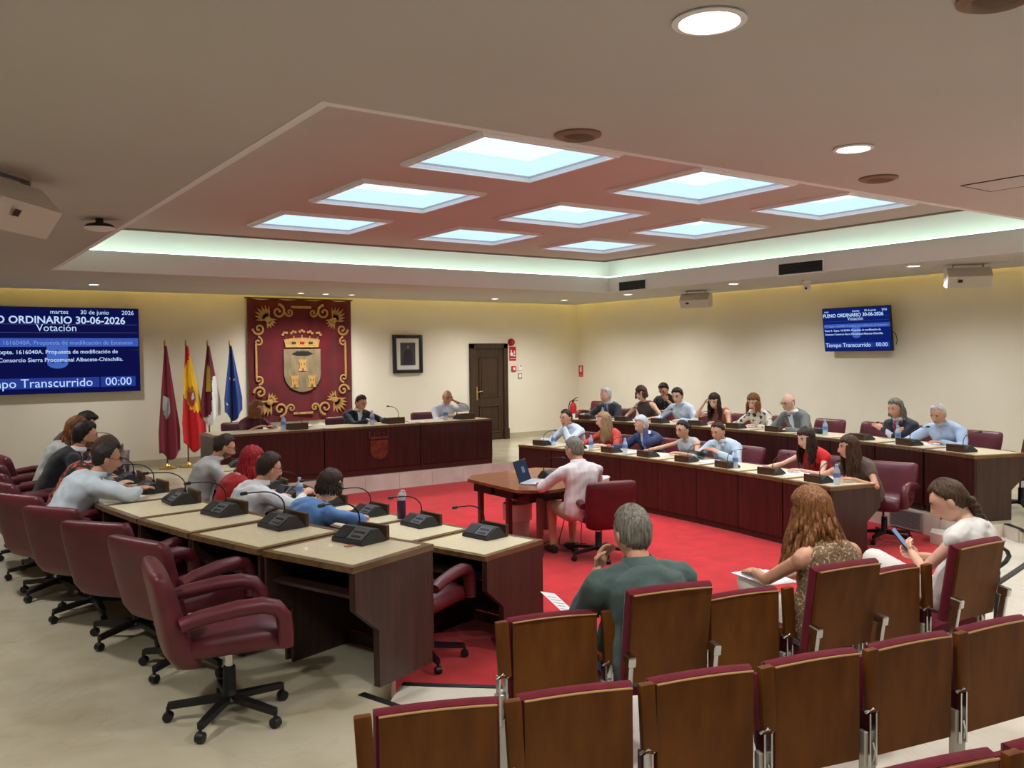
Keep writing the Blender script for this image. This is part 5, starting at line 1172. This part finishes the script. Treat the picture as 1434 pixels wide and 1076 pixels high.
# right rear row
sit(RB, 9, .78, 1.13, 'grey haired man in a dark grey suit, far end of the right rear row', 4, turn=-6, hyaw=-12, hpitch=8, hair=('side', 'silver'), top=(66, 68, 78), blazer=(176, 196, 220), tie=(70, 90, 130), hands=((-.25, .52, .77), (.1, .42, .77)))
person('dark haired youth in black sitting by the wall behind the right rear row', (11.72, 11.75, 1.455), MZ, (-.9, -.35), back=.16, hpitch=32, hair=('quiff', 'black'), top=(26, 28, 32), sleeve=.4, glasses=True, seed=5, skin=m_skin2, hands=((-.1, .22, 1.0), (.15, .3, .62)), palms=((0, -1, .1), (0, 0, -1)))
chair(11.95, 11.8, MZ, rot_to(-.9, -.35), LOC % 'under the youth in black by the right wall')
sit(RB, 8, .72, 1.18, 'woman with short brown hair, glasses and a dark tank top in the right rear row', 6, hyaw=-4, hpitch=18, hair=('pixie', 'brown'), top=(74, 64, 60), sleeve=0, collar=False, female=True, glasses=True, hands=((-.24, .40, .77), (.26, .36, .77)))
sit(RB, 7, .66, 1.16, 'dark haired man in a pale blue shirt reading in the right rear row', 7, hyaw=12, hpitch=24, hair=('side', 'black'), top=(196, 210, 228), hands=((-.32, .38, .77), (.18, .40, .77)))
sit(RB, 6, .62, 1.10, 'woman in a sleeveless rust top looking down in the right rear row', 8, hyaw=14, hpitch=34, hair=('long', 'dkbrown'), top=(156, 82, 58), sleeve=0, collar=False, female=True, hands=((-.20, .26, 1.05), (.15, .40, .77)), poles=((-.5, .4, -1), (.7, -.5, -.9)), curls=(1, .5), palms=((.8, -.5, .2), (0, 0, -1)))
sit(RB, 5, .60, 1.11, 'woman with brown fringe in a cream patterned blouse in the right rear row', 9, hyaw=14, hpitch=26, hair=('bob', 'auburn'), top=(214, 206, 192), sleeve=.9, collar=False, female=True, hands=((-.26, .40, .77), (.14, .38, .77)),
    topmat=mat('patterned_blouse', (222, 214, 200), rough=.8, col2=(84, 70, 66), scale=(16, 16, 16), detail=1, lo=.56, hi=.60))
sit(RB, 4, .45, 1.14, 'bald man in a grey suit bent over his papers in the right rear row', 10, turn=0, hyaw=-4, hpitch=26, hair=('bald', 'salt'), top=(116, 120, 118), blazer=(226, 232, 240), tie=None, glasses=True, back=.34, hands=((-.12, .56, .77), (.12, .54, .77)))
sit(RB, 2, .79, 1.11, 'man with long grey hair and dark suit, arms folded, in the right rear row', 11, turn=4, hyaw=0, hpitch=12, hair=('mane', 'salt'), top=(46, 50, 62), blazer=(222, 214, 226), tie=(150, 60, 90), skin=m_skin2, back=.16, hands=((.10, .27, .80), (-.10, .30, .84)), palms=((1, -.2, 0), (-1, -.2, 0)), curls=(.8, .8))
sit(RB, 1, .64, 1.09, 'grey haired man in a light blue shirt writing in the right rear row', 12, turn=10, hyaw=5, hpitch=28, hair=('crop', 'silver'), top=(178, 200, 234), skin=m_skin2, back=.28, girth=1.08, hands=((-.26, .52, .77), (.16, .46, .77)), curls=(1.0, .6))
# right front row
sit(RF, 7, .73, 1.13, 'man in a pale shirt, hand on mouth, at the far right front desk', 13, hyaw=-4, hpitch=14, hair=('crop', 'black'), top=(216, 228, 242), beard=None, skin=m_skin2, back=.26, hands=((-.30, .52, .77), (.02, .32, .965)), poles=((-.7, -.5, -.9), (.6, .5, -1)), palms=((.2, 0, -1), (0, -1, .2)), curls=(.5, 1.1))
sit(RF, 6, .79, 1.11, 'woman with long blond hair in an orange red blouse in the right front row', 14, hyaw=-42, hpitch=6, hair=('long', 'blond'), top=(206, 72, 58), sleeve=.75, collar=False, female=True, back=.2, hands=((-.24, .50, .77), (.14, .44, .77)))
sit(RF, 5, .80, 1.09, 'grey haired man in a navy suit leaning his head on his hand', 15, turn=0, hyaw=-8, hpitch=26, hair=('side', 'silver'), top=(34, 48, 96), blazer=(222, 230, 240), skin=m_skin2, back=.26, girth=1.06, hands=((-.26, .60, .77), (.11, .30, 1.03)), poles=((-.7, -.4, -.9), (.7, .6, -1)), palms=((.2, 0, -1), (-1, .1, .1)), curls=(.6, 1.0))
sit(RF, 4, .86, 1.06, 'woman with tied dark hair, glasses and a sleeveless grey top in the right front row', 16, turn=0, hyaw=0, hpitch=14, hair=('bun', 'black'), top=(176, 184, 188), sleeve=0, collar=False, female=True, glasses=True, skin=m_skin2, back=.16, hands=((-.34, .56, .77), (.18, .42, .77)))
sit(RF, 3, .76, 1.09, 'man with dark cropped hair in a pale blue blazer holding a tablet', 17, turn=6, hyaw=4, hpitch=26, hair=('crop', 'dkbrown'), top=(186, 204, 220), blazer=(226, 236, 246), skin=m_skin2, back=.2, girth=1.08, hands=((-.14, .36, .83), (.14, .36, .83)), palms=((.7, 0, -.5), (-.7, 0, -.5)), curls=(.8, .8))
sit(RF, 1, .74, 1.11, 'woman with long dark hair in a bright red sleeveless blouse in the right front row', 18, hyaw=-4, hpitch=20, hair=('long', 'dkbrown'), top=(214, 22, 34), sleeve=.08, collar=True, female=True, skin=m_skin, back=.2, hands=((-.34, .46, .77), (.12, .42, .77)))
sit(RF, 0, .62, 1.08, 'woman with long brown hair in a brown sleeveless blouse turned to her neighbour', 19, turn=0, hyaw=-26, hpitch=6, hair=('long', 'brown'), top=(92, 74, 66), sleeve=.15, collar=False, female=True, skin=m_skin2, back=.26, hands=((-.22, .56, .77), (.20, .40, .77)))
# left outer row
sit(LO, 8, .42, 1.17, 'dark haired person farthest along the left outer row, bent forward', 20, hpitch=34, hyaw=-5, hair=('quiff', 'black'), top=(70, 74, 84), back=.30, hands=((-.15, .46, .77), (.2, .46, .77)))
sit(LO, 7, .50, 1.15, 'woman with long auburn hair in a pale top in the left outer row', 21, hpitch=16, hair=('wavy', 'auburn'), top=(188, 192, 190), female=True, sleeve=.9, collar=False, back=.28, hands=((-.2, .44, .77), (.2, .44, .77)))
sit(LO, 6, .46, 1.14, 'bearded man in a black blazer in the left outer row', 22, hpitch=8, hyaw=-4, hair=('side', 'black'), beard='stubble', top=(22, 24, 32), blazer=(232, 234, 236), skin=m_skin2, back=.34, girth=1.05, hands=((-.2, .40, .77), (.24, .44, .77)))
sit(LO, 5, .40, 1.05, 'woman with brown bob in a floral dark blouse in the left outer row', 23, hpitch=26, hair=('bob', 'brown'), top=(60, 44, 50), female=True, sleeve=.45, collar=False, back=.36, hands=((-.2, .42, .77), (.2, .44, .77)), topmat=mat('floral_blouse', (38, 34, 40), rough=.8, col2=(196, 92, 62), scale=(22, 22, 22), detail=2, lo=.5, hi=.56))
sit(LO, 4, .55, 1.06, 'balding man with glasses in a pale blue shirt reaching to his console', 24, hpitch=14, hyaw=-8, hl=.22, hair=('crop', 'black'), top=(202, 216, 226), sleeve=.85, glasses=True, skin=m_skin2, back=.36, girth=1.12, vox=.012, hands=((-.12, .56, .79), (.16, .58, .81)), poles=((-1, -.4, -.1), (1, -.4, -.15)), curls=(.3, .4), seat_h=.47)
# left inner row
sit(LI, 5, .73, 1.22, 'bearded young man with glasses in a grey shirt in the left inner row', 25, hpitch=22, hyaw=-6, hair=('short', 'dkbrown'), beard='stubble', glasses=True, top=(186, 186, 184), skin=m_skin2, back=.30, vox=.014, seat_h=.52, hands=((-.2, .52, .78), (.2, .50, .78)))
sit(LI, 4, .69, 1.14, 'woman with long curly red hair and a red shawl in the left inner row', 26, hpitch=14, hair=('curly', 'red'), top=(176, 30, 36), female=True, sleeve=.6, collar=False, back=.28, vox=.014, hands=((-.2, .50, .80), (.2, .48, .80)))
sit(LI, 3, .82, 1.15, 'man with glasses in a white shirt raising his hand in the left inner row', 27, hpitch=14, hyaw=-6, hair=('side', 'dkbrown'), glasses=True, top=(228, 230, 232), sleeve=.85, skin=m_skin2, back=.28, vox=.012, girth=1.1, hands=((-.15, .50, .80), (.22, .52, .93)), palms=((.2, 0, -1), (0, -.6, -.6)), curls=(.6, .9))
sit(LI, 2, .64, 1.05, 'woman with short dark hair and glasses in a blue top, left inner row', 28, hpitch=14, hyaw=-2, hair=('pixie', 'dkbrown'), glasses=True, top=(92, 136, 196), female=True, sleeve=.48, collar=False, back=.34, vox=.011, girth=1.22, hands=((-.16, .52, .79), (.20, .52, .79)), poles=((-1, -.3, -.05), (1, -.3, .0)), curls=(.7, 1.0))
# man at the centre table
person('man in a striped pale shirt seen from behind at the centre table', (5.76, 7.09, 1.14), 0, (.22, .97), back=.12, hyaw=22, hpitch=10, hair=('crop', 'salt'), top=(220, 206, 202), sleeve=.65, shorts=True, pants=(176, 160, 136), glasses=True, skin=m_skin2, vox=.011, girth=1.0, seed=29, hands=((-.26, .40, .77), (.16, .42, .77)), shoes=(40, 34, 30),
       topmat=mat('striped_shirt', (216, 210, 208), rough=.85, col2=(202, 190, 190), scale=(90, 6, 2), detail=1, bump=.3, bscale=(14, 14, 14)))
# the public
def public(k, R, z, label, seed, dx=0.0, dy=0.0, turn=0.0, **kw):
    x, y, a = arc_seat(R, 18.25 - 2.62 * k); f = (math.sin(a + R_(turn)), math.cos(a + R_(turn)))
    return person(label, (x + dx, y + dy, AZ + z), AZ, f, seed=seed, detail=True, seat_h=.50, **kw)
public(1, 11.37, 1.13, 'man with short grey hair in a green polo shirt, back to the camera, front row', 30, -.02, .13, back=.02, hyaw=4, hpitch=6, hair=('crop', 'salt'), top=(72, 92, 90), sleeve=.42, pants=(76, 96, 124), skin=m_skin2, vox=.009, girth=1.14, hs=1.1,
       hands=((-.13, .15, .93), (.16, .34, .66)), poles=((-.35, .25, -1), (.5, -.3, -1)), palms=((.4, -.6, .3), (0, 0, -1)), curls=(1.0, .6))
public(3, 11.37, 1.14, 'woman with long wavy brown hair in a knitted sleeveless top, front row', 31, .06, .11, back=.03, hyaw=10, hpitch=14, hair=('wavy', 'wave'), top=(190, 170, 136), sleeve=0, collar=False, female=True, pants=(222, 218, 208), cross=True, skin=m_skin2, vox=.009, hs=1.08,
       hands=((-.12, .36, .76), (.1, .36, .70)), topmat=mat('knitted_top', (198, 176, 140), rough=.9, col2=(120, 98, 74), scale=(80, 80, 80), detail=1, bump=1.0, bscale=(60, 60, 60), lo=.36, hi=.44))
public(5, 11.37, 1.10, 'woman with a long braid in a white top looking at her phone, front row', 32, .20, .12, turn=-8, back=.02, hyaw=24, hpitch=30, hair=('braid', 'streak'), top=(232, 232, 228), sleeve=.06, collar=False, female=True, pants=(228, 228, 222), cross=True, skin=m_skin, vox=.009, hs=1.1,
       hands=((-.07, .22, .76), (.05, .23, .72)), palms=((.5, -.6, .3), (-.4, -.5, .5)), curls=(.9, .9))
sheet(2.80, 3.50, .80, .4, 'white sheet of paper held by the man in the green polo', 1, group='papers held by the public')
o = [q for q in bpy.data.objects if q.get('label') == 'white sheet of paper held by the man in the green polo'][0]; o.rotation_euler = (R_(35), R_(15), .6)
sheet(4.06, 3.25, .835, -.2, 'open white booklet on the lap of the woman in the knitted top', 3, group='papers held by the public')
x, y, a = arc_seat(11.37, 18.25 - 2.62 * 5)
slab('smartphone', (5.19, 3.11, .935), (R_(50), 0, .3), .075, .155, .009, m_black, 'smartphone held by the woman in white', 'phone', emat('phone_screen', (150, 170, 210), .8))
